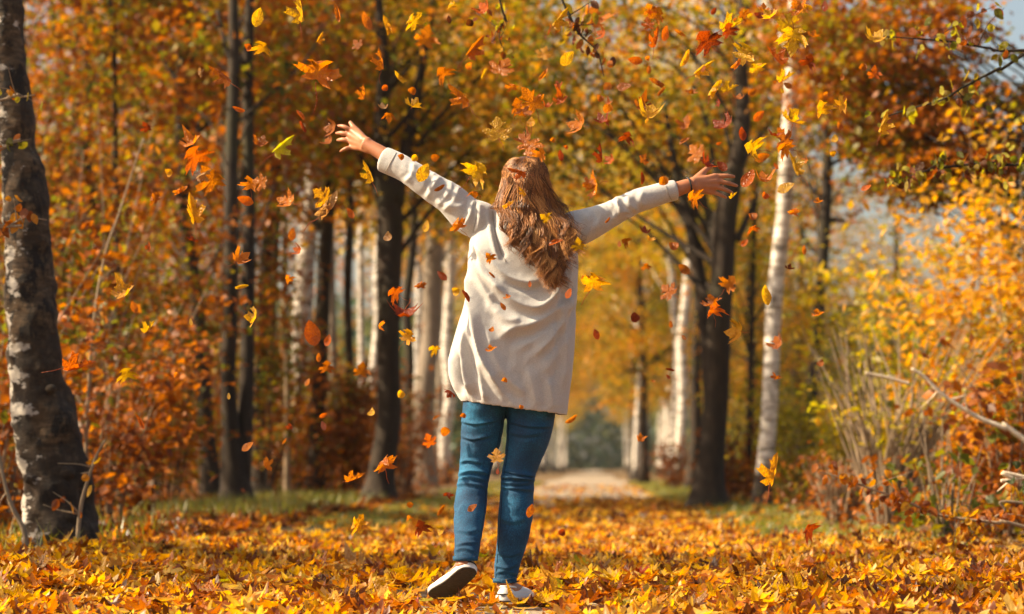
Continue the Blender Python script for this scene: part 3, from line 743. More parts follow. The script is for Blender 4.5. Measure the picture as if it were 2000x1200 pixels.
# --- hair
hr = np.random.RandomState(5)
hg = Geo()
cap_g = Geo(); ball(cap_g, H(0, -0.016, 0.034), (0.083, 0.100, 0.092), 24, 16)
def lat(py, u):      # sideways extent of the hair at row py, u from -1 to 1
    rows = [312, 335, 360, 400, 440, 480, 510, 540, 565]
    l = [1000, 980, 970, 963, 958, 962, 970, 990, 1020]; r_ = [1050, 1070, 1082, 1096, 1116, 1120, 1110, 1098, 1086]
    lo, hi = np.interp(py, rows, l), np.interp(py, rows, r_)
    return (lo + hi) / 2 + u * (hi - lo) / 2
NS = 20
V, Q, TONE = [], [], []
cnt = 0
for ci in range(172):
    u = hr.uniform(-1, 1); lift = hr.uniform(0, 1)
    end_py = np.interp(u, [-1, -.5, 0, .4, .75, 1], [470, 505, 545, 562, 520, 470]) + hr.uniform(-26, 14)
    out = hr.uniform(0.0, 0.05)
    ph = hr.uniform(0, 6.28); wa = hr.uniform(4, 15) * (1.5 if lift > .6 else 1.0); wl = hr.uniform(55, 95)
    # root on the scalp: mostly the crown and sides
    th = hr.uniform(0.10, 1.25); az = hr.uniform(-1.0, 1.0) * 1.9 + 0
    fly = ci > 132
    tone = hr.uniform(.05, .85)
    for si in range(32 if not fly else 12):
        th_ = th + hr.normal(0, .13); az_ = az + hr.normal(0, .17)
        root = H(0.080 * math.sin(th_) * math.sin(az_), -0.016 - 0.097 * math.sin(th_) * math.cos(az_), 0.034 + 0.089 * math.cos(th_))
        uu = u * 0.95 + hr.normal(0, .075)
        uu = np.clip(0.55 * uu + 0.45 * math.sin(az_) * math.sin(min(th_, 1.3)) * 1.0, -1, 1) if not fly else uu * 1.12
        pyr = HOR - (root[2] - CAM_H) / root[1] * FPX
        rows = [pyr]
        jit = hr.normal(0, 1, 3)
        pts = [root]
        y0 = max(pyr + 22, 372)
        dep = -0.118 - out * 0.3
        # over the back of the skull
        if th_ < 0.9:
            pts.append(H(0.086 * math.sin(th_ + .55) * math.sin(az_), -0.016 - 0.104 * math.sin(th_ + .55) * math.cos(az_), 0.034 + 0.093 * math.cos(th_ + .55)) + np.array([0, -.003, .002]))
        for k, pyk in enumerate(np.linspace(max(y0, 400), end_py + hr.normal(0, 7), 7)):
            f = k / 6.0
            ue = uu * (1 - 0.32 * f) + (u - uu) * 0.7 * f + 0.36 * f
            x = lat(pyk, ue) + wa * f * (0.5 + f) * math.sin(pyk / wl * 6.28 + ph) + 12 * f * f * math.sin(2.2 * u + 1) + hr.normal(0, .7) + (hr.normal(0, 2.4) * f if not fly else hr.normal(0, 11) * f)
            dd = np.interp(pyk, [380, 420, 460, 500, 560], [-.128, -.135, -.150, -.165, -.172]) - out * (0.4 + f * 0.6) + 0.006 * math.cos(pyk / wl * 6.28 + ph) + hr.normal(0, .002)
            edge = abs(ue)
            dd += 0.055 * edge ** 2 * (1 - f)
            pts.append(PP(x, pyk, dd))
        C = catmull(pts, NS)
        w0 = hr.uniform(.0006, .0013) * (0.7 if fly else 1)
        R = w0 * np.interp(np.linspace(0, 1, NS), [0, .1, .7, 1], [.7, 1, .9, .25])
        T, U, Vv = frames(C)
        a3 = np.array([0, 2.094, 4.189])
        ring = C[:, None, :] + R[:, None, None] * (np.cos(a3)[None, :, None] * U[:, None] + np.sin(a3)[None, :, None] * Vv[:, None])
        V.append(ring.reshape(-1, 3))
        i = np.arange(NS - 1)[:, None] * 3; j = np.arange(3)[None]; jn_ = (j + 1) % 3
        Q.append(np.stack([i + j, i + jn_, i + 3 + jn_, i + 3 + j], -1).reshape(-1, 4) + cnt)
        cnt += NS * 3; TONE.append(np.full(NS * 3, np.clip(tone + hr.normal() * .12, 0, 1)))
hm = mesh_np("hair", np.vstack(V), np.vstack(Q), M_hair, True)
at_ = hm.attributes.new("tone", 'FLOAT', 'POINT'); at_.data.foreach_set("value", np.concatenate(TONE).astype(np.float32))
hair = link("hair", hm, person)
link("scalp_hair", cap_g.mesh("scalp_hair", principled("hair_root", (0.07, 0.028, 0.012), 0.5)[0]), hair)
# ------------------------------------------------------------------ ground, path
def ground_z(x, y):
    """Gentle swell of the verges beside the path; x, y arrays."""
    x = np.asarray(x, float); y = np.asarray(y, float)
    c = path_x(y); d = np.abs(x - c)
    rise = 0.05 * np.clip((d - 1.3) / 0.6, 0, 1) + 0.02 * np.clip(d - 2, 0, 6)
    p = np.stack([x * 0.9, y * 0.5, 0 * x], -1).reshape(-1, 3)
    bump = 0.035 * vnoise(p, 3).reshape(x.shape) * np.clip((d - 1.2) / 0.8, 0.15, 1)
    far = np.clip((y - 150) / 200, 0, 1)
    return (rise + bump) * (1 - far) - 0.025

xs = np.unique(np.concatenate([np.linspace(-900, -40, 12), np.linspace(-40, -8, 14), np.linspace(-8, 8, 70), np.linspace(8, 40, 14), np.linspace(40, 900, 12)]))
ys = np.unique(np.concatenate([np.linspace(-150, 0, 8), np.linspace(0, 40, 110), np.linspace(40, 150, 60), np.linspace(150, 1500, 20)]))
X, Y = np.meshgrid(xs, ys)
V = np.stack([X, Y, ground_z(X, Y)], -1).reshape(-1, 3)
nx, ny = len(xs), len(ys)
i = np.arange(ny - 1)[:, None] * nx + np.arange(nx - 1)[None]
F = np.stack([i, i + 1, i + nx + 1, i + nx], -1).reshape(-1, 4)
m, nt, p = principled("forest_soil", (0.1, 0.06, 0.03), 0.95)
tc = N(nt, "ShaderNodeTexCoord")
n1 = N(nt, "ShaderNodeTexNoise", Scale=1.1, Detail=5.0, Roughness=0.65); nt.links.new(tc.outputs["Object"], n1.inputs["Vector"])
v1 = N(nt, "ShaderNodeTexVoronoi", Scale=7.0); nt.links.new(tc.outputs["Object"], v1.inputs["Vector"])
sv = N(nt, "ShaderNodeSeparateXYZ"); nt.links.new(v1.outputs["Color"], sv.inputs[0])
r1 = ramp(nt, [(0.0, (0.035, 0.022, 0.012)), (0.4, (0.11, 0.05, 0.018)), (0.7, (0.24, 0.10, 0.02)), (1.0, (0.38, 0.20, 0.03))]); nt.links.new(sv.outputs[0], r1.inputs[0])
r2 = ramp(nt, [(0.35, (0.06, 0.075, 0.018)), (0.6, (0.11, 0.07, 0.03))]); nt.links.new(n1.outputs[0], r2.inputs[0])
mx = N(nt, "ShaderNodeMixRGB"); mx.inputs[0].default_value = 0.5; nt.links.new(r1.outputs[0], mx.inputs[1]); nt.links.new(r2.outputs[0], mx.inputs[2])
nt.links.new(mx.outputs[0], p.inputs["Base Color"])
b = N(nt, "ShaderNodeBump", Strength=0.6, Distance=0.05); nt.links.new(n1.outputs[0], b.inputs["Height"]); nt.links.new(b.outputs[0], p.inputs["Normal"])
ground = link("ground", mesh_np("ground", V, F, m, True)); tag(ground, "brown forest soil under the trees on both sides of the path", None, None, "structure")

ys = np.concatenate([np.linspace(-30, 60, 140), np.linspace(61, 420, 60)])
us = np.linspace(-1, 1, 15)
V = []
for y in ys:
    hw = 1.22 + 0.10 * math.sin(y * 0.9) + 0.06 * math.sin(y * 2.3 + 1)
    x = path_x(y) + us * hw
    V.append(np.stack([x, 0 * x + y, ground_z(x, 0 * x + y) + 0.005 + 0.006 * (1 - us ** 2)], -1))
V = np.array(V).reshape(-1, 3); k = len(us)
i = np.arange(len(ys) - 1)[:, None] * k + np.arange(k - 1)[None]
F = np.stack([i, i + 1, i + k + 1, i + k], -1).reshape(-1, 4)
m, nt, p = principled("gravel", (0.3, 0.25, 0.19), 0.95)
tc = N(nt, "ShaderNodeTexCoord")
n1 = N(nt, "ShaderNodeTexNoise", Scale=90.0, Detail=3.0); nt.links.new(tc.outputs["Object"], n1.inputs["Vector"])
r1 = ramp(nt, [(0.3, (0.20, 0.16, 0.12)), (0.7, (0.42, 0.36, 0.28))]); nt.links.new(n1.outputs[0], r1.inputs[0])
n2 = N(nt, "ShaderNodeTexNoise", Scale=1.5, Detail=4.0); nt.links.new(tc.outputs["Object"], n2.inputs["Vector"])
r2 = ramp(nt, [(0.35, (0.75, 0.68, 0.6)), (0.65, (1.0, 0.97, 0.9))]); nt.links.new(n2.outputs[0], r2.inputs[0])
mx = N(nt, "ShaderNodeMixRGB", blend_type='MULTIPLY'); mx.inputs[0].default_value = 1; nt.links.new(r1.outputs[0], mx.inputs[1]); nt.links.new(r2.outputs[0], mx.inputs[2]); nt.links.new(mx.outputs[0], p.inputs["Base Color"])
b = N(nt, "ShaderNodeBump", Strength=0.5, Distance=0.01); nt.links.new(n1.outputs[0], b.inputs["Height"]); nt.links.new(b.outputs[0], p.inputs["Normal"])
path = link("path", mesh_np("path", V, F, m, True)); tag(path, "pale gravel path running straight down the avenue", None, None, "structure")

# ------------------------------------------------------------------ leaves in bulk
DIAMOND = (np.array([[0, 0, 0], [-.36, .48, .10], [0, 1.0, -.04], [.36, .48, .10]], float) - np.array([0, .5, 0]), np.array([[0, 2, 1], [0, 3, 2]]))
OVAL = (np.array([[0, 0, 0], [-.30, .25, .06], [-.34, .55, .08], [0, 1.0, -.05], [.34, .55, .08], [.30, .25, .06], [0, .45, -.03]], float) - np.array([0, .5, 0]),
        np.array([[0, 6, 1], [1, 6, 2], [2, 6, 3], [3, 6, 4], [4, 6, 5], [5, 6, 0]]))
def leaf_cloud(name, P, size, mat, rng, up=0.5, droop=0.0, tmpl=DIAMOND, smooth=False):
    P = np.asarray(P, float); n = len(P)
    size = np.broadcast_to(np.asarray(size, float), (n,)) * rng.uniform(0.65, 1.3, n)
    nrm = rng.normal(size=(n, 3)); nrm[:, 2] = np.abs(nrm[:, 2]) * (1 + up) + up * 0.6
    nrm /= np.linalg.norm(nrm, axis=1)[:, None]
    t = rng.normal(size=(n, 3)); t[:, 2] -= droop
    t -= nrm * (t * nrm).sum(1)[:, None]; t /= np.linalg.norm(t, axis=1)[:, None] + 1e-9
    s = np.cross(t, nrm)
    tv, tf = tmpl; k = len(tv)
    wid = rng.uniform(0.7, 1.15, n)
    V = P[:, None] + size[:, None, None] * (tv[None, :, 0, None] * (s * wid[:, None])[:, None] + tv[None, :, 1, None] * t[:, None] + tv[None, :, 2, None] * nrm[:, None])
    F = (np.arange(n)[:, None, None] * k + tf[None]).reshape(-1, tf.shape[1])
    return mesh_np(name, V.reshape(-1, 3), F, mat, smooth)

def clumps(rng, n_cl, per, centre, radii, cl_r, flat=0.45, shell=0.35, keep=None):
    """Leaf positions gathered in clumps that fill an ellipsoid unevenly; returns (leaves, clump centres)."""
    c = np.asarray(centre, float); r = np.asarray(radii, float)
    d = rng.normal(size=(n_cl, 3)); d /= np.linalg.norm(d, axis=1)[:, None]
    q = d * (rng.uniform(0, 1, n_cl) ** shell)[:, None]
    C = c + q * r
    if keep is not None: C = C[keep(C)]
    s = rng.uniform(0.6, 1.4, len(C)) * cl_r
    L = C[:, None] + rng.normal(size=(len(C), per, 3)) * (s[:, None, None] * np.array([1, 1, flat]))
    return L.reshape(-1, 3), C

def limbs(geo, rng, trunk_pts, trunk_r, targets, r0=0.35, k=6):
    """Branches from the trunk to the clumps they carry."""
    tp = np.asarray(trunk_pts); tz = tp[:, 2]
    for t in targets:
        L = np.linalg.norm(t[:2] - np.array([np.interp(t[2], tz, tp[:, 0]), np.interp(t[2], tz, tp[:, 1])]))
        z0 = np.clip(t[2] - L * rng.uniform(0.4, 0.9) - 0.1, tz[0] + 0.25 * (tz[-1] - tz[0]), tz[-1] - 0.05)
        b = np.array([np.interp(z0, tz, tp[:, 0]), np.interp(z0, tz, tp[:, 1]), z0])
        rr = np.interp(z0, tz, trunk_r) * r0
        mid = b + (t - b) * 0.5 + rng.normal(size=3) * 0.08 * L + np.array([0, 0, .10 * L])
        C = catmull([b, mid, t], 8)
        tube(geo, C, np.linspace(max(rr, .008), .004, 8), k, cap=False)

def tree(name, label, pts, Y, bark, crown=None, sides=14, rings=40, flare=1.5, group=None, dy=0.0, extra=None, limb=.27, rough=(0.10, 3.0, 1.2), seed=0, top=None):
    """pts: (px, py, width px) of the trunk as seen in the photograph, base first; Y: its distance.
    crown: dict(mat, blobs=[(centre offset from trunk foot, radii, clumps, per, clump radius, leaf size, flat)])."""
    rng = np.random.RandomState(seed + 100)
    P = np.array([W(a, b_, Y) for a, b_, w in pts]); R = np.array([w / FPX * Y / 2 for a, b_, w in pts])
    foot = P[0].copy(); foot[2] = float(ground_z(np.array([foot[0]]), np.array([Y]))[0]) - 0.05
    P[0] = foot
    if top is not None:
        d = P[-1] - P[-2]; d = d / d[2] if d[2] > 0 else np.array([0, 0, 1.0]); h = top - P[-1][2]
        if h > 0.3:
            P = np.vstack([P, P[-1] + d * h * 0.5 + np.array([0.05 * h * rng.normal(), 0.05 * h * rng.normal(), 0]), P[-1] + d * h]); R = np.append(R, [R[-1] * 0.6, 0.01])
    C = catmull(np.column_stack([P, R]), rings)
    PP_, RR = C[:, :3], np.abs(C[:, 3])
    h = (PP_[:, 2] - PP_[0, 2]); RR = RR * (1 + (flare - 1) * np.exp(-h / 0.22))
    PP_[:, 1] += dy * h
    wob = np.stack([0 * h + seed * 3.1, h * .9, 0 * h], -1)                # trunks are never quite straight
    PP_[:, 0] += .45 * R[0] * vnoise(wob, 50) * np.clip(h, 0, 1); PP_[:, 1] += .45 * R[0] * vnoise(wob, 51) * np.clip(h, 0, 1)
    root = link(name, None, loc=foot); root.empty_display_size = 0.2
    tag(root, label, "tree", group)
    g = Geo(); tube(g, PP_ - foot, RR, sides, rough=rough, seed=seed)
    targets = []
    if crown:
        Ls = []
        sizes = []
        for (c, r_, ncl, per, clr, ls, flat) in crown["blobs"]:
            L, Cc = clumps(rng, ncl, per, np.asarray(c, float) + np.array([0, .5 * r_[1], 0]), r_, clr, flat)
            m = L[:, 2] > 0.25; L = L[m]
            Ls.append(L); sizes.append(np.full(len(L), ls)); targets.append(Cc[rng.permutation(len(Cc))[: max(6, min(26, len(Cc) // 3))]])
        me = leaf_cloud("crown", np.vstack(Ls), np.concatenate(sizes), crown["mat"], rng, droop=crown.get("droop", 0.4))
        link("crown", me, root)
        limbs(g, rng, PP_ - foot, RR, np.vstack(targets), limb)
    if extra: extra(g, foot)
    link("trunk", g.mesh("trunk", bark), root)
    return root

def stem(foot, pts, Y, k=8, n=16):
    """A further stem or limb of the same tree, by pixels."""
    def f(g, ft):
        for p_ in pts:
            C = catmull([(*(W(a, b_, Y + (dy_ if True else 0)) - ft), w / FPX * Y / 2) for a, b_, w, dy_ in p_], n)
            tube(g, C[:, :3], np.abs(C[:, 3]), k, rough=(0.08, 3, 1.2), seed=len(p_))
    return f

# ---- named trees: the big leaning birch
def birch_knots(g, ft):
    r = np.random.RandomState(3)
    for (a, b_, s) in [(128, 925, .05), (112, 965, .06), (80, 870, .04), (140, 1010, .05), (60, 935, .04), (100, 760, .03)]:
        c = W(a, b_, 12.36) - ft; ball(g, c, (s, .03, s * 0.8), 12, 8)
    for k in range(6):       # root toes
        q = -2.6 + k * 0.75
        c = np.array([0, 0, 0.22]); e = np.array([math.cos(q) * .34, math.sin(q) * .30, 0.02])
        C = catmull([c + (e - c) * .25, c + (e - c) * .65 - np.array([0, 0, .05]), e], 8); tube(g, C, np.linspace(.09, .03, 8), 9, rough=(.2, 6, 6), seed=k)
tree("birch_tree", "thick leaning birch with rough dark bark, nearest tree beside the leaf carpet",
     [(122, 1100, 132), (118, 1000, 128), (108, 880, 122), (95, 760, 108), (90, 640, 100), (76, 500, 92), (60, 380, 84), (40, 250, 78), (26, 120, 68), (16, 0, 60), (5, -160, 54), (-10, -340, 46)], 12.5, M_birch_old,
     dict(mat=M_birch_cr, blobs=[((-0.6, 0.5, 6.6), (1.8, 1.8, 2.0), 60, 60, .35, .07, .6)], droop=1.0), sides=56, rings=200, flare=1.2, extra=birch_knots, rough=(0.17, 9.0, 7.0), seed=4, top=9.0)

LB = lambda *bl, mat=M_beech, droop=0.4: dict(mat=mat, blobs=list(bl), droop=droop)
# ---- left side of the path
tree("forest_tree", "dark forked trunk high in the leaves beside the leaning birch", [(195, 1000, 34), (188, 800, 30), (180, 520, 28), (172, 250, 26), (174, 120, 22), (178, 0, 18)], 31, M_bark,
     LB(((-.3, 0, 5.5), (1.7, 1.6, 3.2), 120, 51, .32, 0.111, .35)), seed=11, top=10, extra=stem(None, [[(176, 270, 18, 0), (140, 170, 14, .2), (108, 60, 11, .4), (95, -40, 9, .6)], [(176, 230, 12, 0), (205, 120, 10, -.2), (215, 20, 8, -.4)]], 31))
tree("forest_tree", "straight dark trunk with knotted limbs between the leaning birch and the twin trunks", [(418, 1010, 44), (405, 900, 34), (392, 760, 32), (380, 600, 30), (368, 420, 28), (362, 240, 27), (360, 120, 25), (360, 0, 22)], 28, M_bark,
     LB(((-.2, .3, 5.0), (1.4, 1.4, 3.0), 110, 51, .30, 0.111, .35)), seed=12, top=9.5, extra=stem(None, [[(362, 180, 16, 0), (335, 140, 12, .2), (310, 90, 9, .3), (300, 20, 7, .4)], [(365, 300, 13, 0), (400, 240, 10, .2), (430, 215, 7, .4)]], 28))
tree("forest_tree", "twin dark trunks rising from one stump at the undergrowth edge", [(465, 1000, 70), (462, 930, 54), (448, 780, 32), (450, 600, 30), (455, 420, 28), (458, 240, 26), (462, 90, 23), (462, 0, 20)], 25, M_bark,
     LB(((-.2, .6, 5.2), (1.3, 1.3, 2.4), 80, 51, .28, 0.111, .35)), seed=13, top=8.5, extra=stem(None, [[(470, 960, 40, 0), (480, 800, 30, .1), (484, 600, 28, .2), (486, 400, 26, .3), (484, 200, 24, .3), (486, 60, 20, .3), (490, -80, 14, .4)], [(458, 150, 12, 0), (440, 90, 9, .1), (425, 20, 7, .2)]], 25))
tree("forest_tree", "slim dark trunk tilting towards the white birch", [(505, 985, 32), (507, 850, 27), (510, 700, 26), (520, 520, 24), (534, 380, 22), (545, 260, 20), (552, 100, 16), (560, -40, 13)], 31, M_bark,
     LB(((.1, .2, 6.0), (1.3, 1.3, 2.4), 80, 47, .30, 0.111, .35)), seed=14, top=10)
tree("birch_tree", "white birch trunk half hidden by orange beech leaves behind a dark trunk", [(588, 985, 40), (590, 860, 38), (590, 700, 36), (600, 520, 37), (612, 380, 33), (622, 240, 28), (630, 100, 22), (636, -40, 16)], 36, M_birch,
     LB(((0, .4, 7.2), (1.6, 1.6, 2.4), 90, 51, .34, 0.111, .5), mat=M_birch_cr, droop=1.0), seed=15, top=11)
tree("forest_tree", "dark crooked trunk directly before the white birch", [(612, 985, 42), (618, 900, 34), (622, 760, 31), (630, 620, 30), (640, 480, 28), (652, 340, 26), (660, 230, 22), (668, 100, 18), (676, -30, 12)], 33, M_bark,
     LB(((.1, .2, 6.2), (1.4, 1.4, 2.6), 90, 51, .30, 0.111, .35), mat=M_maple_cr), seed=16, top=10, extra=stem(None, [[(655, 300, 12, 0), (690, 280, 9, .2), (720, 265, 6, .3)], [(640, 470, 10, 0), (600, 420, 8, .2), (570, 400, 5, .3)]], 33))
tree("forest_tree", "stout dark trunk forking below the woman's raised sleeve", [(738, 1002, 78), (740, 940, 52), (744, 820, 48), (752, 680, 47), (762, 540, 48), (768, 420, 50), (764, 340, 44), (752, 250, 30), (744, 140, 24), (736, 20, 18), (730, -80, 12)], 29.9, M_bark,
     LB(((.6, .4, 5.5), (2.0, 1.6, 1.9), 150, 54, .32, 0.111, .35), mat=M_maple_cr), sides=18, rings=60, seed=17, top=9.5, extra=stem(None, [[(772, 400, 36, 0), (790, 300, 26, .1), (812, 190, 20, .2), (835, 80, 14, .3), (850, -40, 10, .4)], [(752, 420, 24, 0), (728, 350, 16, .2), (700, 300, 10, .3)]], 29.9))
tree("forest_tree", "thin dark trunk beside the stout forked one", [(790, 965, 28), (793, 840, 22), (797, 700, 20), (800, 560, 19), (806, 420, 17), (812, 260, 14), (818, 100, 12), (824, -20, 9)], 42, M_bark,
     LB(((.1, .2, 7.0), (1.6, 1.6, 2.8), 90, 51, .34, 0.117, .4), mat=M_maple_cr), seed=18, top=11)
tree("forest_tree", "pale grey straight trunk standing just before the woman's hem", [(832, 962, 50), (835, 880, 42), (840, 760, 40), (845, 620, 39), (849, 480, 36), (852, 340, 31), (855, 180, 25), (858, 20, 18)], 50, M_pale_bark,
     LB(((.2, .2, 8.2), (2.0, 1.8, 3.0), 110, 51, .38, 0.117, .45), mat=M_maple_cr), seed=19, top=13, flare=1.2)
tree("birch_tree", "slender white birch between the pale grey trunk and the jumper", [(872, 952, 26), (874, 860, 24), (876, 740, 23), (880, 600, 21), (886, 460, 20), (892, 300, 17), (900, 140, 13), (906, 0, 9)], 60, M_birch,
     LB(((.1, .2, 9.2), (2.0, 2.0, 3.6), 110, 75, .42, .10, .5), mat=M_birch_cr, droop=1.0), seed=20, top=14)
tree("birch_tree", "white birch stem peeping out behind the stout forked trunk", [(722, 965, 22), (728, 820, 21), (735, 680, 20), (742, 520, 19), (752, 360, 16), (762, 160, 12), (770, 0, 9)], 48, M_birch,
     LB(((.1, .2, 7.6), (1.8, 1.8, 3.0), 100, 47, .38, 0.117, .5), mat=M_birch_cr, droop=1.0), seed=21, top=12)
tree("birch_tree", "distant white birch showing above the woman's head among yellow leaves", [(930, 945, 18), (933, 800, 17), (936, 600, 16), (942, 400, 14), (946, 240, 12), (950, 60, 9), (953, -30, 7)], 72, M_birch,
     LB(((.1, .2, 10.5), (2.2, 2.2, 4.0), 110, 70, .46, .11, .5), mat=M_birch_cr, droop=1.0), seed=22, top=15)

# ---- the thinner trunks between them
THIN = [(62, 26, 12, M_bark, "thin dark pole close behind the leaning birch"), (232, 27, 16, M_bark, "slender dark trunk before the straight knotted one"), (300, 34, 15, M_bark, "slender dark trunk midway to the knotted one"), (338, 38, 16, M_pale_bark, "thin pale trunk deep behind the knotted one"),
        (436, 33, 12, M_pale_bark, "thin pale pole just before the twin trunks"), (534, 37, 17, M_bark, "thin straight trunk between the twin trunks and white birch"), (560, 30, 10, M_twig, "thin brown pole hard by the white birch"), (652, 40, 16, M_pale_bark, "thin pale trunk behind the dark crooked trunk"),
        (688, 36, 18, M_bark, "slender dark trunk between the crooked and the forked ones"), (704, 44, 14, M_birch, "slim birch between the crooked and the forked trunks"), (812, 58, 14, M_birch, "slim birch close to the pale grey trunk"), (858, 66, 16, M_pale_bark, "thin pale trunk behind the pale grey one"), (140, 36, 14, M_pale_bark, "thin pale trunk deep behind the leaning birch")]
for k, (px_, Y_, w_, bk, lb_) in enumerate(THIN):
    r_ = np.random.RandomState(700 + k); d_ = r_.uniform(-25, 25); b_ = HOR + .55 * FPX / Y_
    tree("birch_tree" if bk is M_birch else "forest_tree", lb_, [(px_ - d_ * .3, b_, w_ * 1.3), (px_, b_ - 150, w_), (px_ + d_ * .3, b_ - 380, w_ * .95), (px_ + d_ * .4 + r_.uniform(-8, 8), b_ - 620, w_ * .85), (px_ + d_, b_ - 1000, w_ * .6)], Y_, bk,
         LB(((.1, .2, 4.6 + Y_ * .04), (1.1, 1.1, 1.9), 60, 48, .3, .11, .4), mat=(M_beech, M_maple_cr)[k % 2]), sides=10, rings=24, seed=720 + k, top=8.5)

# ---- right side of the path
tree("birch_tree", "slim straight white birch standing before the leafy bank", [(1486, 1000, 44), (1494, 900, 36), (1504, 780, 33), (1513, 620, 32), (1521, 460, 31), (1530, 320, 30), (1538, 200, 27), (1546, 80, 24), (1553, -60, 20)], 26.5, M_birch,
     dict(mat=M_birch_cr, blobs=[((.2, .3, 7.2), (1.4, 1.4, 1.9), 60, 44, .30, 0.098, .5)], droop=1.0), sides=20, rings=70, seed=31, top=9.5, flare=1.15)
tree("forest_tree", "dark double trunk with one stem leaning out over the path", [(1384, 1002, 76), (1386, 930, 56), (1394, 820, 50), (1408, 680, 46), (1416, 560, 45), (1421, 450, 46), (1426, 380, 42), (1436, 260, 34), (1448, 120, 26), (1460, 0, 20)], 28, M_bark,
     LB(((-.8, .6, 5.4), (2.2, 1.6, 1.8), 170, 54, .32, 0.104, .4), mat=M_maple_cr), sides=18, rings=60, seed=32, top=9,
     extra=stem(None, [[(1390, 900, 34, 0), (1388, 760, 30, .2), (1378, 640, 28, .3), (1362, 520, 26, .3), (1346, 430, 24, .3), (1328, 370, 20, .3), (1310, 280, 14, .4), (1296, 180, 9, .5)], [(1400, 500, 18, 0), (1385, 430, 14, .3), (1374, 380, 11, .4)], [(1440, 470, 16, 0), (1462, 420, 11, .1), (1480, 380, 7, .2)]], 28))
tree("forest_tree", "dark trunk with a bent bough behind the slim white birch", [(1574, 975, 34), (1580, 860, 27), (1586, 740, 24), (1594, 600, 23), (1602, 470, 23), (1608, 380, 20), (1613, 280, 15), (1618, 160, 11), (1622, 40, 8)], 34, M_bark,
     LB(((.3, .3, 5.7), (2.0, 1.6, 1.7), 85, 51, .30, 0.111, .4), mat=M_shade), seed=33, top=9, extra=stem(None, [[(1606, 445, 14, 0), (1625, 430, 11, 0), (1650, 432, 8, .1)], [(1612, 330, 12, 0), (1640, 312, 9, 0), (1670, 305, 6, .1)], [(1604, 500, 10, 0), (1580, 480, 8, .1), (1560, 440, 6, .1)]], 34))
tree("birch_tree", "bright white birch just beyond the dark double trunk", [(1322, 952, 24), (1328, 860, 22), (1333, 740, 21), (1338, 620, 20), (1344, 480, 18), (1350, 320, 15), (1356, 140, 12), (1362, 0, 9)], 56, M_birch,
     LB(((0, .2, 8.6), (2.2, 2.0, 3.2), 110, 51, .42, 0.117, .5), mat=M_birch_cr, droop=1.0), seed=34, top=13)
tree("birch_tree", "leaning birch crossing the bright white one low down", [(1312, 948, 18), (1318, 840, 17), (1326, 700, 16), (1318, 600, 14), (1305, 480, 12), (1296, 340, 10), (1290, 160, 8)], 62, M_birch,
     LB(((-.2, .2, 9.2), (2.0, 2.0, 3.4), 100, 75, .42, .10, .5), mat=M_birch_cr, droop=1.0), seed=35, top=13)
tree("forest_tree", "brown trunk behind the dark double trunk", [(1352, 958, 28), (1358, 820, 24), (1364, 660, 22), (1370, 520, 20), (1376, 360, 16), (1382, 180, 12)], 47, M_bark,
     LB(((0, .2, 7.4), (1.8, 1.8, 2.6), 100, 51, .36, 0.117, .45), mat=M_maple_cr), seed=36, top=11)
tree("birch_tree", "distant pair-mate birch left of the brighter one near the path bend", [(1240, 942, 15), (1244, 860, 13), (1249, 760, 12), (1256, 660, 11), (1262, 500, 10), (1266, 300, 8)], 84, M_birch,
     LB(((0, .2, 10.0), (2.6, 2.4, 4.2), 120, 70, .5, .11, .5), mat=M_birch_cr, droop=1.0), seed=37, top=15)
tree("birch_tree", "second distant birch leaning away where the path narrows", [(1232, 936, 11), (1236, 840, 10), (1238, 740, 9), (1234, 640, 8), (1228, 480, 7), (1226, 300, 6)], 96, M_birch,
     LB(((0, .2, 10.5), (2.6, 2.4, 4.6), 120, 70, .5, .12, .5), mat=M_birch_cr, droop=1.0), seed=38, top=16)
tree("forest_tree", "dark sapling between the double trunk and the slim white birch", [(1460, 960, 14), (1464, 820, 11), (1468, 680, 10), (1472, 540, 9), (1478, 400, 7), (1484, 260, 5)], 31, M_bark,
     LB(((.1, .1, 4.2), (.6, .6, 1.2), 26, 50, .2, .075, .4), mat=M_gold), seed=39, top=6, extra=stem(None, [[(1466, 640, 6, 0), (1490, 600, 5, .1), (1510, 585, 3, .1)], [(1468, 700, 6, 0), (1448, 640, 4, .1), (1436, 600, 3, .1)]], 31))

# ------------------------------------------------------------------ the avenue beyond, and the forest behind the named trees
def proto(name, label, bark, mat, h, cr, cz, crz, ncl, per, clr, ls, flat, seed, base_r, droop=0.6):
    rng = np.random.RandomState(seed)
    root = link(name, None); tag(root, label, "tree")
    z = np.linspace(0, h, 22)
    P = np.stack([0.05 * h * 0.3 * np.cumsum(rng.normal(size=22)) * 0.15, 0.05 * h * 0.3 * np.cumsum(rng.normal(size=22)) * 0.15, z], -1); P[:, :2] -= P[0, :2]
    R = base_r * (1 - z / h) ** 0.8 + 0.012; R *= 1 + 0.5 * np.exp(-z / 0.25)
    g = Geo(); tube(g, P, R, 10, rough=(0.1, 3, 1.2), seed=seed)
    L, C = clumps(rng, ncl, per, (0, 0, cz), (cr, cr, crz), clr, flat)
    L = L[L[:, 2] > 0.4]
    limbs(g, rng, P, R, C[:22])
    link("trunk", g.mesh("trunk", bark), root); link("crown", leaf_cloud("crown", L, ls, mat, rng, droop=droop), root)
    return root
def place(src, loc, rot, sc, label=None, group=None, first=False):
    o = src if first else src.copy()
    if not first:
        COL.objects.link(o)
        for ch in src.children:
            c = ch.copy(); c.parent = o; COL.objects.link(c)
    o.location = loc; o.rotation_euler = (0, 0, rot); o.scale = (sc, sc, sc)
    if label: o["label"] = label
    if group: o["group"] = group
    return o

